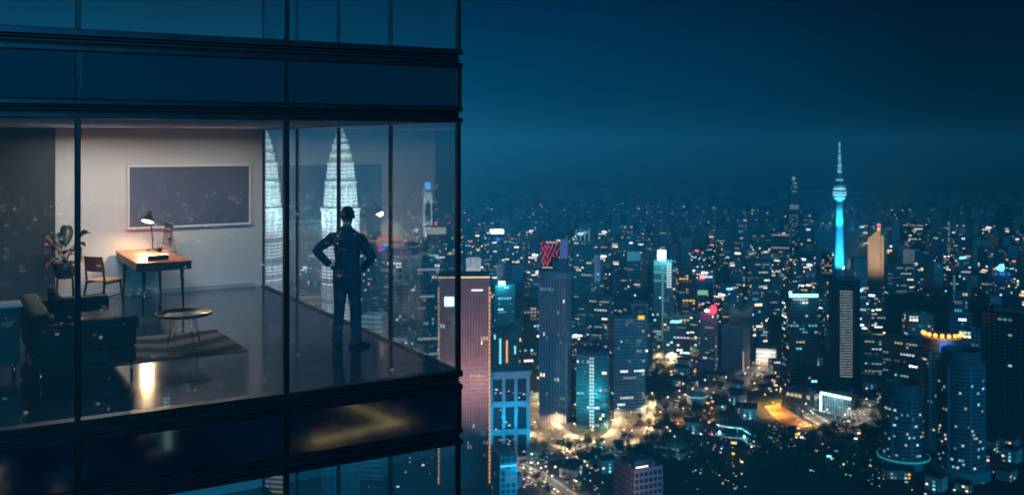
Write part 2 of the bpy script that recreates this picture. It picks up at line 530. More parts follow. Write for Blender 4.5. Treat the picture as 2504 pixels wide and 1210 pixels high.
# monitor, its screen turned towards the chair
mo = thing('computer_monitor', 'slim aluminium computer monitor with dark glossy screen on the desk', 'monitor', (-1.86, 6.98, DZ))
Mt = Matrix.Rotation(R(7), 4, 'Y')
b = MB(); b.box(-0.012, 0.012, -0.31, 0.31, 0.115, 0.50, M=Mt)
b.build('housing', M['alu'], mo, bevel=0.004)
b = MB(); b.box(-0.015, -0.0125, -0.30, 0.30, 0.17, 0.49, M=Mt)
b.build('screen', M['screen'], mo)
b = MB(); b.box(-0.0155, -0.0125, -0.30, 0.30, 0.12, 0.166, M=Mt)
b.build('chin', M['black'], mo)
b = MB()
b.rings([[(q - 0.006, -0.085, z), (q - 0.006, 0.085, z), (q + 0.006, 0.085, z), (q + 0.006, -0.085, z)] for q, z in ((0.16, 0.006), (0.13, 0.10), (0.10, 0.20), (0.07, 0.30))])
b.build('stand', M['alu'], mo, bevel=0.002)
b = MB(); b.box(-0.04, 0.17, -0.085, 0.085, 0.0, 0.007)
b.build('foot_plate', M['alu'], mo, bevel=0.002)

# things on the desk
nb = thing('open_notebook', 'open white notebook lying on the desk in lamplight', 'notebook', (-2.22, 6.78, DZ), R(18))
for sgn in (-1, 1):
    b = MB(); b.rings([[(sgn * 0.002, -0.10, 0.002), (sgn * 0.002, 0.10, 0.002), (sgn * 0.002, 0.10, 0.012), (sgn * 0.002, -0.10, 0.012)],
                       [(sgn * 0.06, -0.10, 0.002), (sgn * 0.06, 0.10, 0.002), (sgn * 0.06, 0.10, 0.016), (sgn * 0.06, -0.10, 0.016)],
                       [(sgn * 0.145, -0.10, 0.002), (sgn * 0.145, 0.10, 0.002), (sgn * 0.145, 0.10, 0.006), (sgn * 0.145, -0.10, 0.006)]])
    b.build('page_block', M['paper'], nb)
b = MB(); b.box(-0.15, 0.15, -0.105, 0.105, 0.0, 0.0018)
b.build('cover', M['black'], nb)
pen = thing('fountain_pen', 'dark pen lying beside the open notebook', 'pen', (-2.06, 6.55, DZ), R(60))
b = MB(); b.tube([(-0.07, 0, 0.008), (0.03, 0, 0.008), (0.065, 0, 0.007), (0.075, 0, 0.006)], [0.006, 0.0065, 0.005, 0.001], 10)
b.build('barrel', M['black'], pen, True)
b = MB(); b.box(-0.068, -0.02, -0.0015, 0.0015, 0.0145, 0.0165)
b.build('clip', M['alu'], pen)
bx = thing('desk_organiser', 'low black box near the front edge of the desk', 'box', (-2.17, 5.99, DZ))
b = MB(); b.box(-0.15, 0.15, -0.06, 0.06, 0.0, 0.05)
b.build('tray', M['black'], bx, bevel=0.006)
b = MB(); b.box(-0.152, 0.152, -0.062, 0.062, 0.051, 0.066)
b.build('lid', M['black'], bx, bevel=0.004)
sh = MB(); sh.rings([[(-0.10, -0.14, 0.001), (0.10, -0.14, 0.001), (0.10, 0.14, 0.001), (-0.10, 0.14, 0.001)], [(-0.10, -0.14, 0.003), (0.10, -0.14, 0.003), (0.10, 0.14, 0.003), (-0.10, 0.14, 0.003)]])
o = sh.build('paper_sheet', M['paper']); o.location = (-1.97, 6.72, DZ); o.rotation_euler.z = R(-8)
tag(o, 'loose white sheet in front of the monitor on the desk', 'paper')
mg = thing('coffee_mug', 'small dark mug beside the monitor on the desk', 'mug', (-1.93, 7.15, DZ))
b = MB(); b.lathe([(0.034, 0), (0.040, 0.01), (0.041, 0.09), (0.037, 0.09), (0.035, 0.012), (0.0, 0.010)], 24)
b.build('cup', M['black'], mg, True)
b = MB(); b.tube([(-0.038 - 0.028 * math.sin(t), 0, 0.047 + 0.028 * math.cos(t)) for t in [math.pi * i / 10 for i in range(11)]], 0.005, 8)
b.build('handle', M['black'], mg, True)

# wall picture
pic = thing('wall_picture', 'wide framed slate blue picture hanging above the desk', 'picture', (-1.29, DEPTH, 1.67))
PX0, PX1, PZ0, PZ1 = -2.345, -0.235, 1.125, 2.215
b = MB()
t_ = 0.036
for x0, x1, z0, z1 in ((PX0, PX1, PZ1 - t_, PZ1), (PX0, PX1, PZ0, PZ0 + t_), (PX0, PX0 + t_, PZ0 + t_ + .0005, PZ1 - t_ - .0005), (PX1 - t_, PX1, PZ0 + t_ + .0005, PZ1 - t_ - .0005)):
    b.box(x0, x1, DEPTH - 0.042, DEPTH - 0.002, z0, z1)
b.build('frame', M['white'], pic, world=True)
b = MB(); b.box(PX0 + t_, PX1 - t_, DEPTH - 0.022, DEPTH - 0.004, PZ0 + t_, PZ1 - t_)
b.build('canvas', M['canvas'], pic, world=True)

# tall dark doors of the wall closet at the left
cl = thing('wall_closet', 'tall dark full height closet doors left of the plant', 'closet', (-4.9, DEPTH - 0.03, 0))
for k in range(3):
    x1 = -3.46 - k * 0.97
    b = MB(); b.box(x1 - 0.962, x1, DEPTH - 0.05, DEPTH - 0.002, 0.002, 2.835)
    dr = b.build('door', M['darkpanel'], cl, world=True, bevel=0.003)
    b = MB(); b.tube([(x1 - 0.06 - 4.9 * 0, DEPTH - 0.075, 0.95), (x1 - 0.06, DEPTH - 0.075, 1.15)], 0.008, 8)
    o = b.build('handle', M['steelleg'], cl, True, world=True)

# chair, facing the desk
ch = thing('desk_chair', 'wooden chair with red curved backrest pulled up to the desk', 'chair', (-2.86, 6.58, 0), R(38))
def curved(w0, w1, zs, bow, th, xoff, lean):
    rs = []
    for k in range(9):
        u = -1 + 2 * k / 8
        y = u * w0
        x = xoff + bow * (1 - u * u) * -1
        rs.append([(x, y, zs[0]), (x + th, y, zs[0]), (x + th - lean, y * w1 / w0, zs[1]), (x - lean, y * w1 / w0, zs[1])])
    return rs
b = MB(); b.rings(curved(0.20, 0.185, (0.60, 0.84), 0.035, 0.014, -0.20, 0.05))
b.build('backrest', M['redwood'], ch, bevel=0.005)
b = MB(); b.prism([(-0.21, -0.19), (0.17, -0.215), (0.215, -0.17), (0.215, 0.17), (0.17, 0.215), (-0.21, 0.19)], 0.445, 0.462)
b.build('seat', M['seatwood'], ch, bevel=0.006)
for sy in (-1, 1):
    b = MB(); b.tube([(0.15, sy * 0.165, 0.444), (0.20, sy * 0.195, 0.0)], [0.018, 0.012], 10)
    b.build('leg', M['darkwood'], ch, True)
    b = MB(); b.tube([(-0.27, sy * 0.205, 0.0), (-0.185, sy * 0.18, 0.44), (-0.225, sy * 0.175, 0.72)], [0.012, 0.019, 0.012], 10)
    b.build('leg', M['darkwood'], ch, True)
    b = MB(); b.tube([(-0.19, sy * 0.18, 0.415), (0.155, sy * 0.168, 0.425)], 0.013, 8)
    b.build('seat_rail', M['darkwood'], ch, True)
    b = MB(); b.tube([(-0.235, sy * 0.192, 0.20), (0.18, sy * 0.184, 0.22)], 0.009, 8)
    b.build('stretcher', M['darkwood'], ch, True)

# potted plant on a wire stand
pl = thing('potted_plant', 'broad leaved plant in a dark pot on a tall stand by the closet', 'plant', (-3.36, 7.28, 0))
b = MB(); b.lathe([(0.10, 0.42), (0.155, 0.46), (0.185, 0.60), (0.18, 0.68), (0.168, 0.68), (0.16, 0.64), (0.0, 0.635)], 28, cap=False)
pot = b.build('pot', M['ceramic'], pl, True)
b = MB(); b.lathe([(0.165, 0.642), (0.08, 0.655), (0.0, 0.66)], 20, cap=False)
b.build('soil', M['soil'], pot, True)
for k in range(4):
    a = R(35 + 90 * k)
    b = MB(); b.tube([(0.13 * math.cos(a), 0.13 * math.sin(a), 0.50), (0.155 * math.cos(a), 0.155 * math.sin(a), 0.44), (0.185 * math.cos(a), 0.185 * math.sin(a), 0.0)], 0.009, 8)
    b.build('leg', M['black'], pl, True)
def leaf(az, out, z1, length, width, droop, m, tw=0.0):
    base = Vector((0, 0, 0.66)); d_ = Vector((math.cos(az), math.sin(az), 0))
    tip = base + d_ * out * 0.55 + Vector((0, 0, z1 - 0.66))
    b = MB(); b.tube([base + d_ * 0.02, base + d_ * out * 0.2 + Vector((0, 0, (z1 - 0.66) * 0.6)), tip], [0.008, 0.006, 0.004], 6, 0)
    side = Vector((-d_.y, d_.x, 0)) * math.cos(tw) + Vector((0, 0, math.sin(tw)))
    rows = []
    for k in range(10):
        u = k / 9
        w_ = width * (math.sin(math.pi * min(1, u ** 0.75 * 0.97 + 0.03)) ** 0.8) * 0.5 + 0.001
        up = math.sin(u * 1.5) * length * 0.6 * (1 - droop) - droop * length * u * u
        c_ = tip + d_ * (length * u * (0.35 + 0.6 * droop)) + Vector((0, 0, up))
        wob = 0.012 * math.sin(7 * u + az * 5)
        rows.append([c_ - side * w_ + Vector((0, 0, w_ * 0.35 + wob)), c_, c_ + side * w_ + Vector((0, 0, w_ * 0.35 - wob)), c_ + Vector((0, 0, -0.003))])
    b.rings(rows, 1)
    return b.build('leaf', [M['leafg'], m], pl, True)
for az, out, z1, ln, wd, dr, m in ((R(200), 0.30, 0.86, 0.42, 0.24, 0.25, 'leafr'), (R(250), 0.22, 0.82, 0.40, 0.22, 0.35, 'leafr'), (R(75), 0.10, 0.92, 0.62, 0.20, 0.05, 'leafg'),
                           (R(-25), 0.36, 1.02, 0.44, 0.17, 0.22, 'leafg'), (R(-60), 0.30, 0.85, 0.36, 0.20, 0.45, 'leafg'), (R(150), 0.30, 0.95, 0.46, 0.22, 0.2, 'leafr'),
                           (R(120), 0.18, 0.88, 0.5, 0.19, 0.1, 'leafg'), (R(310), 0.20, 0.80, 0.34, 0.2, 0.6, 'leafr'), (R(20), 0.24, 0.86, 0.4, 0.18, 0.3, 'leafg'), (R(225), 0.36, 0.74, 0.34, 0.2, 0.6, 'leafr')):
    leaf(az, out, z1, ln, wd, dr, M[m], rng.uniform(-0.4, 0.4))

# sofa seen end-on, facing the rug
so = thing('leather_sofa', 'dark brown leather sofa on slim chrome legs beside the rug', 'sofa', (-3.72, 2.62, 0))
def cushion(x0, x1, y0, y1, z0, z1, name, m, bev=0.05, parent=so):
    b = MB(); b.box(x0, x1, y0, y1, z0, z1)
    o = b.build(name, m, parent, True)
    md = o.modifiers.new('bevel', 'BEVEL'); md.width = bev; md.segments = 4
    return o
cushion(-0.52, 0.50, -1.06, 1.06, 0.17, 0.33, 'seat_base', M['leather'], 0.02)
cushion(-0.53, 0.50, -1.08, -0.92, 0.335, 0.64, 'armrest', M['leather'], 0.045)
cushion(-0.53, 0.50, 0.92, 1.08, 0.335, 0.64, 'armrest', M['leather'], 0.045)
cushion(-0.55, -0.33, -0.915, 0.915, 0.335, 0.74, 'backrest', M['leather'], 0.06)
for k in range(2):
    cushion(-0.325, 0.52, -0.91 + k * 0.915, -0.005 + k * 0.915, 0.335, 0.47, 'seat_cushion', M['leather'], 0.05)
for sx in (-0.46, 0.46):
    for sy in (-1.0, 1.0):
        b = MB(); b.tube([(sx, sy, 0.17), (sx, sy, 0.0)], 0.014, 10)
        b.build('leg', M['chrome'], so, True)
thr = MB()
rs = []
for k in range(15):
    u = k / 14
    x = -0.10 + 0.62 * u
    wz = 0.012 * math.sin(9 * u)
    rs.append([(x, -1.10, 0.54 + wz), (x, -1.095, 0.63 + wz), (x, -1.04, 0.662 + wz), (x, -0.93, 0.656), (x, -0.905, 0.64), (x, -0.895, 0.45 + wz), (x, -0.908, 0.45 + wz), (x, -0.918, 0.63), (x, -0.95, 0.644), (x, -1.03, 0.648), (x, -1.085, 0.625), (x, -1.088, 0.54 + wz)])
thr.rings(rs)
o = thr.build('throw_blanket', M['bluefab'], None, True); o.location = so.location
tag(o, 'dark blue throw folded over the near arm of the sofa', 'blanket')
for k, (cy_, rz, lb) in enumerate(((-0.55, 12, 'dark blue cushion at the near end of the sofa'), (0.45, -8, 'dark blue cushion at the far end of the sofa'))):
    b = MB()
    rr = []
    for zz, sc_ in ((-0.21, 0.55), (-0.19, 0.85), (-0.10, 0.97), (0.0, 1.0), (0.10, 0.97), (0.19, 0.85), (0.21, 0.55)):
        rr.append([(0.075 * sc_ * math.copysign(abs(math.cos(a)) ** 0.8, math.cos(a)) * (1 - abs(zz) * 2.2), 0.22 * sc_ * math.copysign(abs(math.sin(a)) ** 0.5, math.sin(a)), zz) for a in [2*math.pi*i/24 for i in range(24)]])
    b.rings(rr)
    o = b.build('sofa_cushion', M['bluefab'], None, True)
    o.location = Vector(so.location) + Vector((-0.18, cy_, 0.665)); o.rotation_euler = (0, R(-16), R(rz))
    tag(o, lb, 'cushion')

# console behind the sofa
co = thing('console_table', 'dark console with pale top at the left edge of the room', 'console', (-4.98, 2.3, 0))
b = MB(); b.box(-0.66, 0.66, -0.2, 0.2, 0.785, 0.81)
b.build('table_top', M['white'], co, bevel=0.004)
b = MB(); b.box(-0.63, 0.63, -0.18, 0.18, 0.16, 0.783)
b.build('cabinet', M['darkwood'], co, bevel=0.004)
for k in range(3):
    b = MB(); b.box(-0.62 + k * 0.416, -0.21 + k * 0.416, -0.19, -0.1815, 0.17, 0.77)
    b.build('door', M['darkpanel'], co, bevel=0.002)
for sx in (-0.58, 0.58):
    for sy in (-0.14, 0.14):
        b = MB(); b.tube([(sx, sy, 0.16), (sx, sy, 0)], 0.012, 8)
        b.build('leg', M['chrome'], co, True)

# coffee table, magazine, rug
ct = thing('coffee_table', 'round black coffee table on thin splayed steel legs on the rug', 'coffee table', (-2.42, 2.93, 0.008))
b = MB(); b.lathe([(0.0, 0.395), (0.325, 0.395), (0.342, 0.402), (0.345, 0.43), (0.338, 0.432), (0.334, 0.410), (0.0, 0.408)], 48, cap=False)
b.build('tray_top', M['black'], ct, True)
for k in range(4):
    a = R(20 + 90 * k)
    ca, sa = math.cos(a), math.sin(a)
    b = MB(); b.tube([(0.15 * ca - 0.03 * sa, 0.15 * sa + 0.03 * ca, 0.395), (0.235 * ca, 0.235 * sa, 0.004), (0.15 * ca + 0.03 * sa, 0.15 * sa - 0.03 * ca, 0.395)], 0.005, 8)
    b.build('leg', M['steelleg'], ct, True)
mz = thing('magazine', 'closed magazine lying on the round coffee table', 'magazine', (-2.54, 2.90, 0.416), R(-20))
b = MB(); b.box(-0.105, 0.105, -0.145, 0.145, 0.0, 0.007)
b.build('pages', M['paper'], mz)
b = MB(); b.box(-0.107, 0.107, -0.147, 0.147, 0.0075, 0.009)
b.build('cover', mat('magazine_cover', (0.16, 0.18, 0.21), 0.35, var=0.5, scale=9), mz)
rug = thing('area_rug', 'grey rug with dark chevron stripes under the coffee table', 'rug', (-2.75, 3.05, 0.001))
b = MB(); b.box(-0.97, 0.97, -0.82, 0.82, 0.0, 0.007)
b.build('rug_pile', M['rugl'], rug, bevel=0.002)
for k in range(3):
    y0 = -1.02 + k * 0.62
    b = MB()
    pts = []
    for x, dy in ((-0.965, 0.30), (-0.62, 0.10), (-0.30, 0.22), (0.12, -0.02), (0.5, 0.16), (0.965, 0.44)):
        pts.append((x, max(-0.815, min(0.815, y0 + dy)), max(-0.815, min(0.815, y0 + dy + 0.30))))
    for p, q in zip(pts, pts[1:]):
        if max(p[2] - p[1], q[2] - q[1]) > 0.01:
            n_ = len(b.v)
            b.rings([[(p[0], p[1], 0.0072), (p[0], p[2], 0.0072), (p[0], p[2], 0.009), (p[0], p[1], 0.009)], [(q[0], q[1], 0.0072), (q[0], q[2], 0.0072), (q[0], q[2], 0.009), (q[0], q[1], 0.009)]])
    b.build('stripe', M['rugd'], rug)

# ceiling fill lights added to brighten the back wall of the middle storey
for k, (x, y) in enumerate(PANELS):
    cl_ = thing('ceiling_fill_light', ('added ceiling fill light above the desk chair', 'added ceiling fill light right of the desk', 'added ceiling fill light between sofa and desk')[k], 'light', (x, y, 2.86))
    b = MB(); b.box(-0.62, 0.62, -0.15, 0.15, 0.026, 0.034)
    b.build('diffuser', emit('fill_diffuser', (1.0, 0.88, 0.77), (50.0, 30.0, 22.0)[k]), cl_)
    for x0, x1, y0, y1 in ((-0.628, 0.628, 0.150, 0.158), (-0.628, 0.628, -0.158, -0.150), (-0.628, -0.620, -0.1495, 0.1495), (0.620, 0.628, -0.1495, 0.1495)):
        b = MB(); b.box(x0, x1, y0, y1, -0.0125, 0.025)
        b.build('trim', M['black'], cl_)  # black lining keeps the added light from showing at a grazing view

# ------------------------------------------------------------------ the man at the window, hands on hips, seen from behind
M['suit'] = mat('navy_suit_wool', (0.042, 0.056, 0.108), 0.75, var=0.2, scale=30, bump=0.9, bscale=7, stretch=(1, 1, 2.2))
M['trouser'] = mat('navy_trouser_wool', (0.048, 0.064, 0.115), 0.78, var=0.2, scale=30, bump=0.9, bscale=6, stretch=(1.6, 1, 1.5))
M['skin'] = mat('skin', (0.36, 0.20, 0.13), 0.5, var=0.08, scale=14)
M['hair'] = mat('black_hair', (0.010, 0.009, 0.009), 0.38, var=0.3, scale=60, stretch=(6, 6, 1), bump=0.5, bscale=50)
M['shoe'] = mat('black_shoe_leather', (0.012, 0.012, 0.013), 0.18, var=0.1)
M['shirt'] = mat('white_shirt_cotton', (0.7, 0.7, 0.7), 0.8, var=0.03)

def skin_mesh(name, joints, edges, root, mats, sub=2, classify=None, pre=None):
    """joints: name -> (pos, rx, ry)"""
    idx = {k: i for i, k in enumerate(joints)}
    me = bpy.data.meshes.new(name + '_skeleton')
    me.from_pydata([joints[k][0] for k in joints], [(idx[a], idx[b_]) for a, b_ in edges], [])
    o = bpy.data.objects.new(name + '_skeleton', me)
    C.objects.link(o)
    md = o.modifiers.new('skin', 'SKIN')
    md.use_smooth_shade = True
    md.branch_smoothing = 0.6
    if not me.skin_vertices:
        bm_ = bmesh.new(); bm_.from_mesh(me); bm_.verts.layers.skin.verify(); bm_.to_mesh(me); bm_.free()
    for k, i in idx.items():
        sv_ = me.skin_vertices[0].data[i]
        sv_.radius = (joints[k][1], joints[k][2])
        sv_.use_root = (k == root)
    sb = o.modifiers.new('sub', 'SUBSURF'); sb.levels = sub; sb.render_levels = sub
    dg = bpy.context.evaluated_depsgraph_get()
    dg.update()
    nm = bpy.data.meshes.new_from_object(o.evaluated_get(dg))
    nm.name = name
    bpy.data.objects.remove(o)
    nm.materials.clear()
    for m_ in mats:
        nm.materials.append(m_)
    if classify:
        for p in nm.polygons:
            p.material_index = classify(p.center)
    nm.polygons.foreach_set('use_smooth', [True] * len(nm.polygons))
    return nm

pe = thing('person', 'man in a dark navy suit standing with hands on hips at the window', 'person', (-0.60, 1.93, 0), -(YAW + R(14)))
# body frame: +Y is where he looks, +X his right hand
EL, ER = Vector((-0.395, -0.10, 1.225)), Vector((0.385, -0.10, 1.165))
HL, HR = Vector((-0.212, -0.015, 1.005)), Vector((0.207, -0.010, 0.982))
J = {
 'pelvis': ((0, -0.01, 0.95), 0.150, 0.112), 'waist': ((0, 0.005, 1.08), 0.132, 0.100), 'ribs': ((0, 0.005, 1.22), 0.150, 0.110),
 'chest': ((0, -0.01, 1.36), 0.155, 0.110), 'yoke': ((0, -0.02, 1.45), 0.105, 0.085), 'neck0': ((0, -0.02, 1.505), 0.060, 0.062), 'neck1': ((0, -0.004, 1.565), 0.056, 0.058),
 'skull0': ((0.004, 0.012, 1.625), 0.066, 0.080), 'skull1': ((0.004, 0.010, 1.70), 0.076, 0.092), 'skull2': ((0.004, 0.008, 1.745), 0.050, 0.062),
 'shL': ((-0.160, -0.025, 1.392), 0.066, 0.066), 'uaL': (tuple(Vector((-0.205, -0.03, 1.40)) * 0.45 + EL * 0.55), 0.060, 0.060), 'elL': (tuple(EL), 0.050, 0.050), 'faL': (tuple(EL * 0.5 + HL * 0.5), 0.047, 0.047), 'wrL': (tuple(EL * 0.14 + HL * 0.86), 0.034, 0.034),
 'shR': ((0.160, -0.025, 1.388), 0.066, 0.066), 'uaR': (tuple(Vector((0.205, -0.03, 1.39)) * 0.45 + ER * 0.55), 0.060, 0.060), 'elR': (tuple(ER), 0.050, 0.050), 'faR': (tuple(ER * 0.5 + HR * 0.5), 0.047, 0.047), 'wrR': (tuple(ER * 0.14 + HR * 0.86), 0.034, 0.034),
 'hipL': ((-0.095, -0.01, 0.86), 0.098, 0.100), 'thL': ((-0.093, 0.0, 0.68), 0.074, 0.085), 'knL': ((-0.113, 0.01, 0.48), 0.060, 0.066), 'caL': ((-0.122, -0.02, 0.30), 0.058, 0.066), 'anL': ((-0.131, -0.035, 0.10), 0.048, 0.058), 'ftL': ((-0.132, -0.035, 0.045), 0.050, 0.058),
 'hipR': ((0.095, -0.01, 0.86), 0.098, 0.100), 'thR': ((0.093, 0.0, 0.68), 0.074, 0.085), 'knR': ((0.113, 0.01, 0.48), 0.060, 0.066), 'caR': ((0.122, -0.02, 0.30), 0.058, 0.066), 'anR': ((0.131, -0.035, 0.10), 0.048, 0.058), 'ftR': ((0.132, -0.035, 0.045), 0.050, 0.058)}
ED = [('pelvis', 'waist'), ('waist', 'ribs'), ('ribs', 'chest'), ('chest', 'yoke'), ('yoke', 'neck0'), ('neck0', 'neck1'), ('neck1', 'skull0'), ('skull0', 'skull1'), ('skull1', 'skull2')]
for s in 'LR':
    ED += [('chest', 'sh' + s), ('sh' + s, 'ua' + s), ('ua' + s, 'el' + s), ('el' + s, 'fa' + s), ('fa' + s, 'wr' + s)]
    ED += [('pelvis', 'hip' + s), ('hip' + s, 'th' + s), ('th' + s, 'kn' + s), ('kn' + s, 'ca' + s), ('ca' + s, 'an' + s), ('an' + s, 'ft' + s)]
def cls(c):
    if c.z > 1.505:
        return 0
    for e_, h_ in ((EL, HL), (ER, HR)):
        if (c - h_).length < 0.062 and abs(c.x) > 0.12:
            return 0
    return 2 if c.z < 0.93 else 1
body = obj('body', skin_mesh('body', J, ED, 'pelvis', [M['skin'], M['suit'], M['trouser']], 2, cls), pe)

# hands: a palm and five bent fingers closing over the hip
def hand(H, E, s):
    fw = (H - E).normalized()
    into = Vector((-s, 0.05, 0.0))
    palm_c = H + fw * 0.03
    j = {'w': (tuple(H - fw * 0.03), 0.026, 0.026), 'p': (tuple(H + fw * 0.028), 0.038, 0.022)}
    e = [('w', 'p')]
    up = Vector((0, 0, 1))
    for k, (o_, ln) in enumerate(((0.026, 0.074), (0.009, 0.082), (-0.009, 0.076), (-0.025, 0.060))):
        r0 = H + fw * 0.055 + up * o_
        d1 = (fw * 0.55 + Vector((-s * 0.15, 0.75, 0))).normalized()
        d2 = (Vector((-s * 0.35, 1.0, -0.15))).normalized()
        j['a%d' % k] = (tuple(r0), 0.0105, 0.0105)
        j['b%d' % k] = (tuple(r0 + d1 * ln * 0.5), 0.0095, 0.0095)
        j['c%d' % k] = (tuple(r0 + d1 * ln * 0.5 + d2 * ln * 0.5), 0.0075, 0.0075)
        e += [('p', 'a%d' % k), ('a%d' % k, 'b%d' % k), ('b%d' % k, 'c%d' % k)]
    t0 = H + fw * 0.012 + up * 0.024
    td = (fw * 0.5 + Vector((-s * 0.4, -0.62, 0.25))).normalized()
    j['t0'] = (tuple(t0), 0.012, 0.012); j['t1'] = (tuple(t0 + td * 0.034), 0.011, 0.011); j['t2'] = (tuple(t0 + td * 0.060), 0.008, 0.008)
    e += [('w', 't0'), ('t0', 't1'), ('t1', 't2')]
    return obj('hand', skin_mesh('hand', j, e, 'w', [M['skin']], 2), pe)
hand(HL, EL, -1)
hand(HR, ER, 1)

# jacket shell over the torso, with hem, centre vent and collar
def ell(cx_, cy_, a, b_, z, n=40, e_=0.86, wob=0.0, ph=0.0):
    r_ = []
    for i in range(n):
        t = 2 * math.pi * i / n - math.pi / 2
        ct_, st_ = math.cos(t), math.sin(t)
        w_ = 1 + wob * math.sin(5 * t + ph)
        r_.append((cx_ + a * w_ * math.copysign(abs(ct_) ** e_, ct_), cy_ + b_ * w_ * math.copysign(abs(st_) ** e_, st_), z))
    return r_
jk = MB()
prof = [(0.0, -0.010, 0.184, 0.142, 0.800), (0.0, -0.010, 0.185, 0.142, 0.86), (0.0, -0.008, 0.180, 0.138, 0.93), (0.0, -0.002, 0.164, 0.126, 1.02), (0.0, 0.0, 0.155, 0.120, 1.09),
        (0.0, 0.0, 0.162, 0.124, 1.17), (0.0, -0.003, 0.178, 0.130, 1.27), (0.0, -0.010, 0.192, 0.132, 1.35), (0.0, -0.018, 0.188, 0.124, 1.40), (0.0, -0.022, 0.160, 0.106, 1.446), (0.0, -0.024, 0.118, 0.088, 1.480), (0.0, -0.024, 0.088, 0.076, 1.502)]
rings = [ell(*p[:4], p[4], wob=0.018 if p[4] < 1.3 else 0.006, ph=p[4] * 9) for p in prof]
inner = [ell(p[0], p[1], p[2] - 0.012, p[3] - 0.012, p[4] + (0.004 if k == 0 else 0)) for k, p in enumerate(prof[:2])]
jk.rings(list(reversed(inner)) + rings, cap=False)
jo = jk.build('jacket', M['suit'], pe, True)
for s, sh_, e_, h_ in ((-1, Vector((-0.168, -0.024, 1.388)), EL, HL), (1, Vector((0.168, -0.024, 1.384)), ER, HR)):
    b = MB()
    pts = [sh_ + Vector((-s * 0.06, 0, 0.01)), sh_ + Vector((s * 0.03, 0, -0.012)), sh_ * 0.62 + e_ * 0.38, sh_ * 0.28 + e_ * 0.72, e_ * 0.90 + sh_ * 0.10, e_ * 0.94 + sh_ * 0.03 + h_ * 0.03, e_ * 0.90 + h_ * 0.10, e_ * 0.78 + h_ * 0.22, e_ * 0.55 + h_ * 0.45, e_ * 0.22 + h_ * 0.78, e_ * 0.13 + h_ * 0.87]
    b.tube(pts, [0.064, 0.074, 0.066, 0.061, 0.058, 0.057, 0.057, 0.055, 0.050, 0.045, 0.044], 20)
    sl = b.build('sleeve', M['suit'], pe, True)
    b = MB(); b.tube([e_ * 0.15 + h_ * 0.85, e_ * 0.07 + h_ * 0.93], [0.041, 0.040], 18)
    b.build('shirt_cuff', M['shirt'], pe, True)
b = MB()
b.rings([ell(0, -0.024, 0.092, 0.080, 1.478), ell(0, -0.022, 0.078, 0.073, 1.508), ell(0, -0.020, 0.070, 0.067, 1.528), ell(0, -0.020, 0.065, 0.062, 1.528), ell(0, -0.02, 0.064, 0.060, 1.49)], cap=False)
b.build('collar', M['suit'], pe, True)
b = MB(); b.box(-0.002, 0.002, -0.164, -0.150, 0.802, 0.96)
b.build('vent', M['black'], pe)
# trouser legs hang straight and break over the shoes
for s, k in ((-1, 'L'), (1, 'R')):
    b = MB()
    cs = [(s * 0.084, -0.012, 0.098, 0.118, 0.90), (s * 0.088, -0.010, 0.092, 0.112, 0.80), (s * 0.097, -0.004, 0.082, 0.100, 0.68), (s * 0.104, 0.002, 0.075, 0.092, 0.58), (s * 0.110, 0.004, 0.069, 0.086, 0.51), (s * 0.115, 0.004, 0.067, 0.083, 0.45),
          (s * 0.119, -0.004, 0.067, 0.082, 0.38), (s * 0.124, -0.012, 0.064, 0.081, 0.28), (s * 0.128, -0.018, 0.061, 0.080, 0.19), (s * 0.131, -0.022, 0.060, 0.081, 0.12), (s * 0.132, -0.020, 0.065, 0.088, 0.075), (s * 0.132, -0.018, 0.062, 0.090, 0.045), (s * 0.132, -0.018, 0.054, 0.078, 0.047)]
    b.rings([ell(*c_[:4], c_[4], 28, 0.95, 0.030 if c_[4] < 0.3 else 0.018, c_[4] * 30 + s) for c_ in cs])
    b.build('trouser_leg', M['trouser'], pe, True)
    so_ang = R(8) if s < 0 else R(-38)
    Mf = Matrix.Translation((s * 0.132, -0.03, 0)) @ Matrix.Rotation(so_ang, 4, 'Z')
    b = MB()
    rs = []
    for y, w_, h_ in ((-0.085, 0.020, 0.055), (-0.075, 0.034, 0.075), (-0.03, 0.038, 0.088), (0.03, 0.038, 0.088), (0.08, 0.043, 0.070), (0.13, 0.046, 0.054), (0.17, 0.040, 0.044), (0.195, 0.026, 0.034), (0.205, 0.010, 0.024)):
        rs.append([Mf @ Vector((w_ * math.copysign(abs(math.cos(t)) ** 0.7, math.cos(t)), y, 0.013 + (h_ - 0.013) * max(0, math.sin(t)) if math.sin(t) > 0 else 0.011)) for t in [2*math.pi*i/20 for i in range(20)]])
    b.rings(rs)
    sh_o = b.build('shoe', M['shoe'], pe, True)
    b = MB()
    b.prism([Mf @ Vector(p) for p in ((-0.03, -0.088, 0), (0.03, -0.088, 0), (0.040, -0.02, 0), (0.048, 0.12, 0), (0.030, 0.20, 0), (0.0, 0.21, 0), (-0.030, 0.20, 0), (-0.048, 0.12, 0), (-0.040, -0.02, 0))], 0.0, 0.012)
    b.build('sole', M['black'], sh_o)
# head details: hair, ears, nose, turned a little to his right
hb = bmesh.new()
bmesh.ops.create_icosphere(hb, subdivisions=4, radius=1.0)
for v in list(hb.verts):
    p = v.co.copy()
    q = 1 + 0.018 * math.sin(19 * p.x + 5 * p.z) + 0.014 * math.sin(23 * p.y + 3 * p.x)
    v.co = Vector((0.004 + p.x * 0.086 * q, -0.002 + p.y * 0.103 * q, 1.690 + p.z * (0.098 if p.z > 0 else 0.118) * q))
hv = [v for v in hb.verts if (v.co.z < 1.578 and v.co.y < 0.0) or (v.co.y > 0.015 and v.co.z < 1.685) or (v.co.y > 0.06 and v.co.z < 1.745)]
bmesh.ops.delete(hb, geom=hv, context='VERTS')
me = bpy.data.meshes.new('hair'); hb.to_mesh(me); hb.free()
me.materials.append(M['hair']); me.polygons.foreach_set('use_smooth', [True] * len(me.polygons))
ho = obj('hair', me, pe)
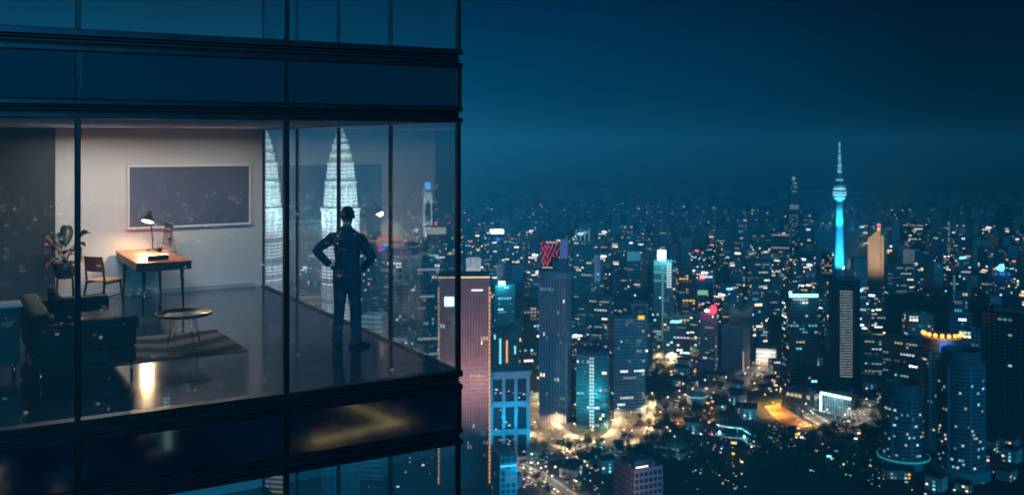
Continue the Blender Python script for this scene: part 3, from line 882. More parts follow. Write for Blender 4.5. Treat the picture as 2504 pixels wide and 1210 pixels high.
sm = ho.modifiers.new('thick', 'SOLIDIFY'); sm.thickness = 0.012; sm.offset = -1
for s in (-1, 1):
    b = MB()
    b.rings([[(0.004 + s * (0.076 + d_), 0.012 + 0.019 * sc_ * math.cos(t) - d_ * 0.4, 1.652 + 0.032 * sc_ * math.sin(t)) for t in [2*math.pi*i/14 for i in range(14)]] for d_, sc_ in ((-0.008, 0.7), (0.004, 0.85), (0.014, 1.0), (0.018, 0.9), (0.014, 0.5))])
    b.build('ear', M['skin'], pe, True)
b = MB(); b.rings([[(0.004 + w_ * math.cos(t), y, z + w_ * math.sin(t)) for t in [2*math.pi*i/10 for i in range(10)]] for y, z, w_ in ((0.085, 1.672, 0.008), (0.108, 1.650, 0.013), (0.112, 1.640, 0.014), (0.094, 1.630, 0.010))])
b.build('nose', M['skin'], pe, True)

# ------------------------------------------------------------------ the city: ground, streets, towers
M['ground'] = mat('city_ground', (0.040, 0.042, 0.045), 0.9, var=0.5, scale=0.02)
M['road'] = mat('asphalt', (0.085, 0.080, 0.075), 0.8, var=0.2, scale=0.3)
M['walk'] = mat('pale_paving', (0.26, 0.25, 0.23), 0.85, var=0.2, scale=0.2)
M['grassy'] = mat('park_lawn', (0.030, 0.042, 0.022), 0.95, var=0.4, scale=0.05)
M['clay'] = mat('orange_sports_court', (0.45, 0.22, 0.07), 0.9, var=0.25, scale=0.08)
M['water'] = mat('park_pond', (0.004, 0.010, 0.012), 0.06, spec=0.8)
M['wlight'] = emit_attr('window_light', 1.0)
M['dglass'] = mat('tower_glass', (0.050, 0.082, 0.100), 0.32, 0.0, var=0.4, scale=0.09, spec=0.8)
M['tglass'] = mat('teal_tower_glass', (0.060, 0.16, 0.19), 0.30, 0.0, var=0.4, scale=0.09, spec=0.8)
def wallm(n, c, rough=0.8):
    M[n] = mat(n + '_cladding', c, rough, var=0.18, scale=0.12)
wallm('w_dark', (0.17, 0.20, 0.22)); wallm('w_grey', (0.43, 0.46, 0.50)); wallm('w_mauve', (0.46, 0.38, 0.44)); wallm('w_teal', (0.16, 0.38, 0.42)); wallm('w_pale', (0.55, 0.57, 0.58))
wallm('w_brick', (0.40, 0.19, 0.19)); wallm('w_black', (0.018, 0.020, 0.023)); wallm('w_beige', (0.50, 0.40, 0.31)); wallm('w_blue', (0.20, 0.36, 0.48)); wallm('w_steel', (0.34, 0.40, 0.42), 0.4)
M['roof'] = mat('roof_felt', (0.05, 0.055, 0.06), 0.9, var=0.3, scale=0.2)
WARM, GOLD, WHITE, CYAN, AMB = (1.0, 0.72, 0.42), (1.0, 0.55, 0.14), (0.92, 0.97, 1.0), (0.25, 0.85, 1.0), (1.0, 0.42, 0.10)
PAL = [WARM, WARM, WHITE, WHITE, CYAN, (0.7, 0.95, 0.9), (1.0, 0.85, 0.65)]
def hot(c, k):
    return (c[0] * k, c[1] * k, c[2] * k)

b = MB(); b.poly([(14000 * math.cos(2*math.pi*i/64), 14000 * math.sin(2*math.pi*i/64), ZG) for i in range(64)])
struct('ground', b, M['ground'])

LM = []          # footprints taken: (x, y, radius)
GUARD = [(2053, 24, 2000, 690), (1940, 14, 2500, 600), (2142, 22, 2100, 672), (1046, 14, 2300, 590), (829, 48, 785, 1200), (645, 48, 812, 1200), (2304, 54, 960, 1090), (2350, 54, 872, 1160), (2209, 50, 904, 1130), (1236, 36, 1255, 900)]   # columns kept clear: (px, half width, distance, lowest row to keep)
SEEN = []        # landmark columns: (px, distance, short name)
def free(p, r_):
    return all((p.x - x) ** 2 + (p.y - y) ** 2 > (r_ + q) ** 2 for x, y, q in LM)

def facade(w, dp, h, wall, glass, fl, bay, lit, pal, k_lit=3.0, bands=0.34, pier=0.22, proud=0.35, seed=0, z0=0.0, merged=None, sides='flr', litfn=None, name='tower', x_off=0.0, y_off=0.0):
    """one block: dark glass core, floor bands, piers and lit windows; returns (core, frame, lights) builders"""
    r_ = random.Random(seed)
    core, frame, lights = MB(), MB(), MB()
    hw, hd = w / 2, dp / 2
    X, Y = x_off, y_off
    core.box(X - hw, X + hw, Y - hd, Y + hd, z0, z0 + h)
    nf = max(2, int(h / fl)); fz = h / nf
    p = proud
    if bands:
        for k in range(nf + 1):
            zc = z0 + k * fz
            a, c_ = max(z0, zc - fz * bands / 2), min(z0 + h + 0.6, zc + fz * bands / 2)
            frame.box(X - hw - p, X + hw + p, Y - hd - p, Y + hd + p, a, c_)
    nb = max(2, round(w / bay)); bw = w / nb
    nd = max(2, round(dp / bay)); bd = dp / nd
    if pier:
        q = p - 0.05
        for k in range(nb + 1):
            xc = X - hw + k * bw; t = bw * pier / 2
            frame.box(xc - t, xc + t, Y - hd - q, Y - hd + 0.1, z0, z0 + h + 0.5)
        for k in range(nd + 1):
            yc = Y - hd + k * bd; t = bd * pier / 2
            frame.box(X - hw - q, X - hw + 0.1, yc - t, yc + t, z0, z0 + h + 0.5)
            frame.box(X + hw - 0.1, X + hw + q, yc - t, yc + t, z0, z0 + h + 0.5)
    e = 0.06
    for sd_, n_, bb in (('f', nb, bw), ('l', nd, bd), ('r', nd, bd)):
        if sd_ not in sides:
            continue
        plan = [[None] * nf for _ in range(n_)]          # rooms lit in runs along a floor
        for k in range(nf):
            i, fp = 0, lit * r_.choice((0.2, 0.6, 1.0, 1.4, 2.6))
            while i < n_:
                if r_.random() < fp:
                    run = r_.choice((1, 1, 1, 2, 2, 3, 5))
                    c_, kk = r_.choice(pal), k_lit * r_.choice((0.08, 0.12, 0.2, 0.3, 0.45, 0.8, 1.5))
                    for j in range(i, min(n_, i + run)):
                        plan[j][k] = hot(c_, kk * r_.uniform(.7, 1.2))
                    i += run
                i += 1
        for i in range(n_):
            for k in range(nf):
                c_ = litfn(sd_, i, k, n_, nf, r_) if litfn else None
                if c_ is None and plan[i][k]:
                    c_ = plan[i][k]
                if not c_:
                    continue
                u0 = i * bb + bb * (pier / 2 + 0.04); u1 = (i + 1) * bb - bb * (pier / 2 + 0.04)
                a, c2 = z0 + k * fz + fz * (bands / 2 + 0.04), z0 + (k + 1) * fz - fz * (bands / 2 + 0.04)
                if sd_ == 'f':
                    lights.poly([(X - hw + u0, Y - hd - e, a), (X - hw + u1, Y - hd - e, a), (X - hw + u1, Y - hd - e, c2), (X - hw + u0, Y - hd - e, c2)], 0, c_)
                elif sd_ == 'l':
                    lights.poly([(X - hw - e, Y - hd + u1, a), (X - hw - e, Y - hd + u0, a), (X - hw - e, Y - hd + u0, c2), (X - hw - e, Y - hd + u1, c2)], 0, c_)
                else:
                    lights.poly([(X + hw + e, Y - hd + u0, a), (X + hw + e, Y - hd + u1, a), (X + hw + e, Y - hd + u1, c2), (X + hw + e, Y - hd + u0, c2)], 0, c_)
    return core, frame, lights

def tower(name, label, cx, d, wpx, ytop, dep=0.8, yaw=0.0, wall='w_grey', glass='dglass', fl=3.8, bay=3.6, lit=0.10, pal=PAL, k_lit=2.0, bands=0.34, pier=0.22, proud=0.35, roof=True, litfn=None, group=None, cat='tower', plant=True):
    """a landmark tower at column cx, d metres off, wpx wide and reaching up to row ytop of the photograph"""
    w = wpx / FPX * d
    w = w / (math.cos(abs(yaw)) + dep * math.sin(abs(yaw)))
    dp = w * dep
    h = CAM.z - (ytop - HY) / FPX * d - ZG
    loc = at(cx, d + dp / 2)
    LM.append((loc.x, loc.y, 0.62 * math.hypot(w, dp)))
    SEEN.append((cx, d, name.replace('_', ' ')))
    GUARD.append((cx, wpx / 2, d, ytop + 0.62 * (HY + 300 * FPX / d - ytop)))
    t = thing(name, label, cat, loc, facing(cx) + yaw, group)
    core, frame, lights = facade(w, dp, h, wall, glass, fl, bay, lit, pal, k_lit, bands, pier, proud, seed=hash(label) % 99991 if False else sum(map(ord, label)), litfn=litfn)
    core.build('glass_body', M[glass], t)
    if frame.f:
        frame.build('facade_frame', M[wall], t, kind='stuff')
    if lights.f:
        lights.build('lit_windows', M['wlight'], t, kind='stuff')
    if roof:
        b = MB()
        for x0, x1, y0, y1 in ((-w/2 - .4, w/2 + .4, -dp/2 - .4, -dp/2 + .2), (-w/2 - .4, w/2 + .4, dp/2 - .2, dp/2 + .4), (-w/2 - .4, -w/2 + .2, -dp/2 + .21, dp/2 - .21), (w/2 - .2, w/2 + .4, -dp/2 + .21, dp/2 - .21)):
            b.box(x0, x1, y0, y1, h + 0.62, h + 1.9)
        b.build('parapet', M[wall], t)
        if plant:
            b = MB(); b.box(-w * .28, w * .22, -dp * .2, dp * .28, h + 0.61, h + 4.2)
            b.build('plant_room', M['w_dark'], t)
            add(t, 'rooftop_unit', w * .27, w * .4, -dp * .3, dp * .1, h + 0.61, h + 2.6, M['w_grey']); add(t, 'rooftop_unit', -w * .42, -w * .32, -dp * .1, dp * .1, h + 0.61, h + 2.2, M['w_grey'])
    return t, w, dp, h
def add(t, name, x0, x1, y0, y1, z0, z1, m, **k):
    b = MB(); b.box(x0, x1, y0, y1, z0, z1)
    return b.build(name, m, t, **k)
E_ = {}
def glow(key, col, k):
    if key not in E_:
        E_[key] = emit('glow_' + key, col, k, False)
    return E_[key]

# --- brick red tower right behind the building corner
t, w, dp, h = tower('brick_tower', 'tall pinkish brown ribbed tower right of the office corner', 1135, 862, 119, 690, 0.8, 0.0, 'w_brick', 'dglass', 3.6, 2.3, 0.016, [WARM, WHITE, WARM, CYAN], 1.8, 0.10, 0.62, 0.8)
for sx in (-1, 1):
    b = MB()
    for k in range(46):
        z0 = 3 + k * (h - 6) / 46
        b.box(sx * (w/2 + 0.9) - 0.55, sx * (w/2 + 0.9) + 0.55, -dp/2 - 1.3, -dp/2 - 0.5, z0, z0 + (h - 6) / 46 * 0.72)
    b.build('edge_light', glow('gold_edge', (1.0, 0.52, 0.15), 1.0), t, kind='stuff')
add(t, 'roof_slab', -w/2 - 1.5, w/2 + 1.5, -dp/2 - 1.5, dp/2 + 1.5, h + 2.0, h + 5.2, M['w_dark'])
add(t, 'roof_light_strip', -w/2 - 1.2, w/2 + 1.2, -dp/2 - 1.8, -dp/2 - 1.52, h + 4.2, h + 4.9, glow('gold_strip', (1.0, 0.62, 0.25), 2.2))
add(t, 'sign_light', -w/2 + 4.2, -w/2 + 12.4, -dp/2 - 1.6, -dp/2 - 0.9, h - 20.5, h - 12.5, glow('whitecyan', (0.55, 0.95, 1.0), 5.0))
add(t, 'roof_sign', w/2 - 15, w/2 - 5, -dp/2 - 1.5, -dp/2 - 0.9, h - 7.4, h - 6.2, glow('softwhite', (0.9, 0.95, 1.0), 1.6))
# floodlights at its foot, and a rose wash on its front
for k in (-0.35, 0.35):
    lamp('SPOT', (w * k, -dp/2 - 90, 70), 190000, (1.0, 0.62, 0.60), t, 0.5, 'floodlight', (w * k * 0.6, -dp/2, h * 0.72), 100, 0.8)

# --- blue floodlit block with big framed openings
t, w, dp, h = tower('blue_block', 'blue floodlit block with large square openings beside the brick tower', 1242, 935, 98, 918, 0.7, R(8), 'w_steel', 'w_black', 24, 13, 0.0, PAL, 1, 0.20, 0.26, 1.6, cat='building')
b = MB(); b.box(-w/2 - 3, w/2 + 3, -dp/2 - 3, dp/2 + 3, h + 1.0, h + 4.5)
b.build('cornice', M['w_steel'], t)
for k in range(3):
    lamp('SPOT', (-w/2 - 8 + k * (w/2 + 8), -dp/2 - 26, 14 + 20 * (k % 2)), 48000, (0.0, 0.50, 1.0), t, 1.0, 'floodlight', (-w/4 + k * w/4, -dp/2, h * 0.7), 120, 0.8)
b = MB(); rr = random.Random(4)
for k in range(34):
    x, z = rr.uniform(-w/2 + 3, w/2 - 3), rr.uniform(6, h - 8)
    b.box(x - rr.uniform(.3, 1.6), x + rr.uniform(.3, 1.6), -dp/2 - 0.3, -dp/2 - 0.1, z - .35, z + .35, 0, hot(rr.choice(PAL), rr.uniform(0.4, 1.8)))
b.build('lit_windows', M['wlight'], t, kind='stuff')
# its lower wing running towards us
t2, w2, dp2, h2 = tower('blue_wing', 'low blue lit wing below the blue block at the picture foot', 1232, 800, 60, 1118, 2.2, R(14), 'w_steel', 'dglass', 5, 5, 0.05, [CYAN, WARM], 2.0, 0.3, 0.3, 0.5, cat='building')
lamp('SPOT', (w2, -dp2/2 - 20, 30), 30000, (0.0, 0.50, 1.0), t2, 1.0, 'floodlight', (0, -dp2/2, h2 * .5), 120, 0.8)
add(t2, 'cyan_strip', -w2/2, w2/2, -dp2/2 - 1.4, -dp2/2 - 0.7, h2 - 7, h2 - 6, glow('cyan_strip', (0.05, 0.62, 1.0), 1.8))

# --- small round-topped tower
loc = at(1236, 1255); LM.append((loc.x, loc.y, 24))
t = thing('round_tower', 'small round tower with cyan lit slots behind the blue block', 'tower', loc, facing(1236))
h = CAM.z - (802 - HY) / FPX * 1255 - ZG
b = MB(); b.lathe([(17, 0), (17, h - 6), (19, h - 5), (19, h), (16, h + 1), (0, h + 2)], 36, cap=False)
b.build('drum', M['w_blue'], t)
b = MB()
for a, c_, z0, z1 in ((-112, CYAN, h - 42, h - 10), (-84, AMB, h - 40, h - 12), (-140, CYAN, h - 12, h - 6), (-46, CYAN, h - 30, h - 20), (-60, WHITE, h - 60, h - 50)):
    x, y = 17.5 * math.cos(R(a)), 17.5 * math.sin(R(a))
    b.box(-0.9, 0.9, -0.4, 0.4, z0, z1, 0, hot(c_, 1.7), Matrix.Translation((x, y, 0)) @ Matrix.Rotation(R(a + 90), 4, 'Z'))
b.build('light_slot', M['wlight'], t, kind='stuff')
b = MB()
for k in range(int(h / 4)):
    b.lathe([(17.02, k * 4.0), (17.35, k * 4.0 + .1), (17.35, k * 4.0 + 1.2), (17.02, k * 4.0 + 1.3)], 36, cap=False)
b.build('floor_band', M['w_grey'], t, kind='stuff')

# --- tower with the red zigzag screen
t, w, dp, h = tower('screen_tower', 'tall mauve ribbed tower carrying a red zigzag light screen', 1358, 1060, 76, 676, 0.9, R(-14), 'w_mauve', 'dglass', 4, 3.0, 0.03, PAL, 2.5, 0.06, 0.55, 0.9, plant=False)
b = MB(); b.lathe([(w * .60, h - 3), (w * .66, h - 1), (w * .66, h + 3.5), (w * .60, h + 5), (0, h + 5.2)], 40, cap=False)
b.build('rim', M['w_steel'], t, True)
b = MB(); b.lathe([(w * .34, h + 5), (w * .34, h + 17), (0, h + 18)], 32, cap=False, cx=w * .16)
b.build('top_drum', M['w_dark'], t, True)
sx0, sx1, sz0, sz1 = -w * .50, w * .20, h + 7, h + 38
add(t, 'screen_panel', sx0, sx1, -dp * .30, -dp * .25, sz0, sz1, M['w_black'])
b = MB(); rr = random.Random(11)
for row in range(6):
    za = sz0 + 3.5 + row * 4.3
    n_ = 9
    for k in range(n_):
        if rr.random() < (0.12 if row in (2, 3, 4) else 0.45):
            continue
        xa = sx0 + 0.6 + k * (sx1 - sx0 - 1.2) / n_; xb = xa + (sx1 - sx0 - 1.2) / n_
        u, v_ = (za, za + 4.6) if (k + row) % 2 else (za + 4.6, za)
        c_ = hot(rr.choice(((1.0, 0.03, 0.10), (1.0, 0.05, 0.22), (1.0, 0.16, 0.08))), rr.uniform(0.6, 1.5))
        b.poly([(xa, -dp * .303, u), (xb, -dp * .303, v_), (xb, -dp * .303, v_ + 1.5), (xa, -dp * .303, u + 1.5)], 0, c_)
b.box(sx0 + 5, sx1 - 1.5, -dp * .305, -dp * .301, sz1 - 2.6, sz1 - 1.2, 0, (0.5, 0.55, 0.6))
b.box(sx0 + 1, sx1 - 6, -dp * .305, -dp * .301, sz0 + 1.2, sz0 + 2.4, 0, (0.7, 0.6, 0.5))
b.build('zigzag_lights', M['wlight'], t, kind='stuff')
add(t, 'purple_side_screen', sx1 + 0.6, w * .5, -dp * .16, -dp * .10, h + 18.5, h + 39, glow('purple', (0.16, 0.20, 0.62), 0.42))
tower('slab_tower', 'dark blue slab tower left of the red screen tower', 1297, 1150, 46, 742, 1.0, R(10), 'w_dark', 'dglass', 4, 3.5, 0.07, plant=True)

# --- tower with four roof masts
t, w, dp, h = tower('mast_tower', 'dark teal tower with four lit masts on its roof', 1428, 1650, 50, 592, 0.8, R(-12), 'w_teal', 'tglass', 4, 4, 0.05, PAL, 2.5)
for k in range(4):
    b = MB(); x = -w/2 + 4 + k * (w - 8) / 3
    b.tube([(x, -dp/2 + 1, h), (x, -dp/2 + 1, h + 20 + 2 * (k % 2))], 0.7, 8)
    b.build('mast', glow('mast', (0.45, 0.75, 0.75), 0.55), t)
t, w, dp, h = tower('pale_slab', 'pale blue lit slab right of the mast tower', 1458, 1850, 17, 627, 0.8, 0, 'w_pale', 'tglass', 5, 6, 0.1)
lamp('SPOT', (-30, -70, h - 30), 120000, (0.35, 0.6, 1.0), t, 1, 'floodlight', (0, 0, h - 20), 50)

# --- tower with a lit spine
def spine(sd_, i, k, n_, nf, r_):
    if sd_ == 'f' and i in (n_ // 2 - 1, n_ // 2):
        return hot((0.65, 0.98, 1.0), 1.3 if k < nf - 2 else 0.7)
t, w, dp, h = tower('spine_tower', 'teal tower with a bright ladder of lights down its front', 1450, 1030, 80, 872, 0.8, R(-6), 'w_teal', 'tglass', 3.6, 2.6, 0.09, PAL, 2.5, 0.30, 0.20, 0.4, litfn=spine, plant=False)
b = MB(); b.lathe([(0, h + 1), (w * .52, h + 1), (w * .56, h + 3), (w * .56, h + 4.2), (0, h + 4.4)], 36, cap=False)
b.build('helipad', M['w_dark'], t, True)
lamp('SPOT', (0, -dp/2 - 40, 30), 60000, (0.05, 0.75, 0.9), t, 1, 'floodlight', (0, -dp/2, h * .5), 90, .8)

# --- grey blue tower with a yellow sign, frame tower behind it
t, w, dp, h = tower('grey_blue_tower', 'grey blue tower with a small yellow roof sign', 1531, 1085, 90, 782, 0.8, R(16), 'w_grey', 'dglass', 3.6, 3.0, 0.06, PAL, 2.0, 0.42, 0.30)
add(t, 'yellow_sign', w/2 - 7.5, w/2 - 0.5, -dp/2 - 1.2, -dp/2 - 0.6, h + 0.5, h + 4.5, glow('yellow', (1.0, 0.68, 0.02), 1.3))
t, w, dp, h = tower('portal_tower', 'mauve tower with open portal frame top behind the yellow sign', 1560, 1260, 48, 800, 0.7, R(16), 'w_mauve', 'dglass', 4, 3, 0.04)
b = MB()
b.box(-w/2, -w/2 + 3, -dp/2, dp/2, h, h + 27); b.box(w/2 - 3, w/2, -dp/2, dp/2, h, h + 27); b.box(-w/2 - .3, w/2 + .3, -dp/2 - .3, dp/2 + .3, h + 27.01, h + 30)
b.build('portal_frame', M['w_mauve'], t)

# --- white-topped cyan tower
def wt(sd_, i, k, n_, nf, r_):
    if sd_ == 'f' and k > nf * 0.70:
        if i >= n_ - 2:
            return hot((0.85, 1.0, 1.0), 1.4)
        if k % 3 == 0:
            return hot((0.25, 0.75, 0.75), 0.7)
    if sd_ == 'f' and i == n_ // 2 and k > nf * .12:
        return hot((0.45, 0.9, 0.95), 0.5)
t, w, dp, h = tower('beacon_tower', 'cyan tower crowned by a bright white light cube', 1622, 1430, 46, 642, 0.8, R(-5), 'w_teal', 'tglass', 4, 3.5, 0.10, [CYAN, (0.6, 1, 0.9)], 2.2, litfn=wt, plant=False)
add(t, 'beacon_cube', -w * .30, w * .14, -dp * .4, dp * .1, h + 3, h + 17, glow('beacon', (0.55, 1.0, 1.0), 6.0))
lamp('POINT', (0, -dp/2 - 12, h + 12), 60000, (0.3, 0.95, 1.0), t, 4, 'beacon_light')
tower('dark_tower', 'dark tower with scattered warm windows right of the white topped tower', 1677, 1480, 46, 658, 0.9, R(10), 'w_black', 'dglass', 4, 4.5, 0.20, [WARM, WHITE, GOLD], 2.2)
tower('dark_tower', 'dark tower with many small windows left of the white topped tower', 1590, 1560, 30, 745, 0.9, R(-10), 'w_dark', 'dglass', 4, 4, 0.2)

# --- red beacon towers
t, w, dp, h = tower('red_beacon_tower', 'mauve tower with a glowing red roof lamp', 1733, 1300, 40, 770, 0.9, R(-14), 'w_mauve', 'dglass', 3.6, 3.0, 0.05, PAL, 2, 0.4, 0.3, plant=False)
b = MB(); b.lathe([(0, h + 1), (2.5, h + 1), (4.2, h + 4), (4.6, h + 8), (2.5, h + 11.5), (0, h + 12)], 20, cap=False, cx=6)
b.build('red_lamp', glow('red', (1.0, 0.03, 0.06), 5.0), t, True)
add(t, 'white_lamp', -3, 3, -dp/2 - 1, -dp/2, h + 4, h + 7, glow('whitelamp', (1.0, 0.8, 0.8), 5.0))
lamp('POINT', (6, -dp/2 - 6, h + 8), 9000, (1, 0.05, 0.1), t, 3, 'beacon_light')
t, w, dp, h = tower('red_beacon_tower', 'blue tower with small red lamp and pale green sign', 1722, 1740, 42, 690, 0.8, R(12), 'w_blue', 'dglass', 4, 4, 0.06)
b = MB(); b.lathe([(0, h + 1), (3.5, h + 2), (4.5, h + 6), (3, h + 10), (0, h + 10.5)], 18, cap=False, cx=-4)
b.build('red_lamp', glow('red', (1.0, 0.03, 0.06), 5.0), t, True)
add(t, 'white_sign', -10, 12, -dp/2 - 1, -dp/2 - .4, h + 8, h + 11, glow('softwhite', (0.9, 0.95, 1.0), 1.6))
add(t, 'green_sign', -14, 4, -dp/2 - 1, -dp/2 - .5, h - 22, h - 14, glow('green', (0.45, 0.9, 0.45), 0.8))

# --- V-topped tower pair
t, w, dp, h = tower('notched_tower', 'grey tower with a notched V shaped roof', 1812, 1400, 56, 775, 0.8, R(8), 'w_grey', 'dglass', 4, 4, 0.03, PAL, 2, plant=False)
b = MB()
b.rings([[(-w/2, y, h + .7), (w/2, y, h + .7), (w/2, y, h + 18), (w * .05, y, h + 8), (-w * .05, y, h + 8), (-w/2, y, h + 18)] for y in (-dp/2, dp/2)])
b.build('notched_crown', M['w_grey'], t)
t, w, dp, h = tower('ribbed_tower', 'grey ribbed tower in front of the notched tower', 1800, 1275, 62, 800, 0.9, R(-20), 'w_grey', 'dglass', 4, 2.8, 0.015, PAL, 2, 0.1, 0.5, 0.7)
add(t, 'light_strip', w/2 + 0.5, w/2 + 2, -dp/2 - 1.4, -dp/2 - 0.4, h * .12, h * .52, glow('rose_strip', (1.0, 0.62, 0.48), 0.6))

# --- bright white podium
def wp(sd_, i, k, n_, nf, r_):
    return hot((1.0, 0.90, 0.80), 1.0 + 0.9 * r_.random()) if k > 0 else hot(GOLD, 1.0)
t, w, dp, h = tower('white_lit_block', 'low block with brilliantly white lit storeys', 1874, 1330, 48, 856, 0.7, R(-4), 'w_pale', 'dglass', 5.0, 3.0, 1.0, PAL, 2, 0.28, 0.12, 0.4, litfn=wp, cat='building')
lamp('POINT', (0, -dp/2 - 20, 12), 40000, (1.0, 0.82, 0.6), t, 2, 'floodlight')

# --- dark tower with the cyan roof bar, and its podium
t, w, dp, h = tower('cyan_bar_tower', 'dark teal tower with a glowing cyan bar on its roof', 1955, 1185, 84, 728, 0.9, R(18), 'w_black', 'dglass', 3.8, 3.6, 0.09, [WHITE, CYAN, WARM], 2.4, plant=False)
add(t, 'cyan_bar', -w/2 - .5, w/2 + .5, -dp/2 - 1.2, -dp/2 - .4, h + 1, h + 4.6, glow('cyanbar', (0.22, 0.90, 1.0), 5.0))
add(t, 'sign_letter', -w/2 - 1.0, -w/2 + 2.2, -dp/2 - 1.3, -dp/2 - .5, h + 4.7, h + 8, glow('cyanbar', (0.22, 0.90, 1.0), 5.0))
lamp('POINT', (0, -dp/2 - 8, h - 4), 9000, (0.1, 0.75, 1.0), t, 4, 'sign_light')
def pod(sd_, i, k, n_, nf, r_):
    if k == nf - 1 and r_.random() < .7:
        return hot((1.0, 0.75, 0.45), 1.0)
t, w, dp, h = tower('podium_block', 'dark podium with warm lit top storey below the cyan bar tower', 1962, 1110, 96, 962, 0.6, R(-24), 'w_dark', 'dglass', 6, 5, 0.2, [WHITE, (0.6, .7, .8)], 0.9, litfn=pod, cat='building')

# --- dark tower with lit stripe
def stripe(sd_, i, k, n_, nf, r_):
    if sd_ == 'f' and n_ * .28 < i < n_ * .74 and 2 < k < nf - 3:
        return hot((0.80, 0.90, 0.92), r_.uniform(0.35, 0.7))
    return False
t, w, dp, h = tower('stripe_tower', 'black tower with a column of white lit floors in front of the needle tower', 2064, 1220, 74, 690, 0.8, R(6), 'w_black', 'dglass', 3.2, 2.2, 0.0, PAL, 2, 0.55, 0.2, litfn=stripe)

# --- the needle: telecom tower
loc = at(2053, 2000)
nd_t = thing('needle_tower', 'slender cyan floodlit telecom tower with pod and spire', 'tower', loc, facing(2053)); LM.append((loc.x, loc.y, 40))
def zz(py, d_=2000):
    return CAM.z - (py - HY) / FPX * d_ - ZG
u = 2000 / FPX
b = MB(); b.lathe([(13.5 * u, 0), (12.4 * u, zz(690)), (9.6 * u, zz(600)), (7.8 * u, zz(530)), (8.0 * u, zz(492))], 32)
b.build('shaft', M['w_pale'], nd_t, True)
b = MB()
for k in range(9):
    z_ = zz(685) + k * (zz(495) - zz(685)) / 9
    r0 = u * (12.4 + (7.9 - 12.4) * min(1, k / 6.5))
    b.lathe([(r0 + .05, z_), (r0 + .35, z_ + .2), (r0 + .35, z_ + 1.0), (r0 + .05, z_ + 1.2)], 32, cap=False)
b.build('shaft_ring', M['w_pale'], nd_t, kind='stuff')
pf = [(8.0, 493), (10.5, 488), (14, 481), (16, 472), (16, 467), (13.5, 465), (13.5, 459), (15, 457), (15, 453), (11, 448), (8, 446), (8, 434), (6, 430), (6, 426), (3.5, 424)]
b = MB(); b.lathe([(r_ * u, zz(y)) for r_, y in pf], 36)
pod_o = b.build('pod', M['w_steel'], nd_t)
b = MB()
for y, r_, c_, k_ in ((462, 13.6, (0.55, 0.95, 1.0), 1.7), (476, 15.3, (0.5, 0.95, 1.0), 1.6), (470, 16.1, (0.5, 0.95, 1.0), 1.0), (440, 8.1, (0.3, 0.8, 1.0), 1.2), (485, 12.4, (0.4, 0.9, 1.0), 1.8)):
    b.lathe([(r_ * u, zz(y + 1.6)), ((r_ + .4) * u, zz(y)), (r_ * u, zz(y - 1.6))], 36, cap=False, c=hot(c_, k_))
b.build('pod_light_ring', M['wlight'], nd_t, kind='stuff')
b = MB(); b.lathe([(4.6 * u, zz(425)), (4.2 * u, zz(402)), (3.2 * u, zz(400)), (2.8 * u, zz(376)), (1.6 * u, zz(374)), (1.0 * u, zz(343))], 14)
b.build('spire', M['w_steel'], nd_t, True)
b = MB()
for k in range(18):
    y = 422 - k * 4.2
    r_ = 4.7 if y > 402 else 3.3 if y > 376 else 1.9
    b.lathe([(r_ * u, zz(y)), (r_ * u * .98, zz(y - 2.6))], 14, cap=False, c=hot((0.30, 0.85, 0.95), 0.8 if k % 4 else 1.6))
b.build('spire_light', M['wlight'], nd_t, kind='stuff')
for sx in (-1, 1):
    lamp('SPOT', (sx * 34, -60, zz(660)), 1300000, (0.02, 0.47, 0.95), nd_t, 1, 'floodlight', (0, 0, zz(585)), 84, 0.7)
    lamp('SPOT', (sx * 26, -45, zz(560)), 600000, (0.02, 0.62, 0.95), nd_t, 1, 'floodlight', (0, 0, zz(500)), 80, 0.7)

# --- stepped skyscraper to its left
loc = at(1940, 2500); u = 2500 / FPX; LM.append((loc.x, loc.y, 40))
t = thing('stepped_tower', 'thin dark stepped skyscraper left of the needle tower', 'tower', loc, facing(1940) + R(10))
z5 = lambda y: zz(y, 2500)
for nm_, a, y0, y1 in (('lower_shaft', 12, 700, 512), ('middle_shaft', 10, 511.8, 470), ('upper_shaft', 7.5, 469.8, 446)):
    add(t, nm_, -a * u, a * u, -a * u, a * u, max(0, z5(y0)), z5(y1), M['dglass'])
b = MB(); b.lathe([(6 * u, z5(446)), (5 * u, z5(436)), (1.2 * u, z5(432)), (0.5 * u, z5(424))], 12)
b.build('crown', M['w_teal'], t)
b = MB(); rr = random.Random(3)
for y0, y1, a, k_ in ((500, 511, 11, .34), (466, 470, 9.6, .32), (432, 440, 5.2, .8), (454, 459, 7.6, .30), (446, 450, 7.4, .5)):
    for i in range(5):
        if rr.random() < .85:
            x0 = -a * u + i * 2 * a * u / 5
            b.box(x0 + .4, x0 + 2 * a * u / 5 - .4, -12.2 * u, -12.05 * u + 0.01, z5(y1), z5(y0), 0, hot((0.55, 0.8, 0.78), k_ * rr.uniform(.7, 1.3)))
for k in range(46):
    x0 = rr.uniform(-11.5, 10.5) * u; y = rr.uniform(520, 640)
    b.box(x0, x0 + 1.5, -12.2 * u, -12.05 * u, z5(y), z5(y) + 2, 0, hot(rr.choice(PAL), .8))
b.build('lit_windows', M['wlight'], t, kind='stuff')

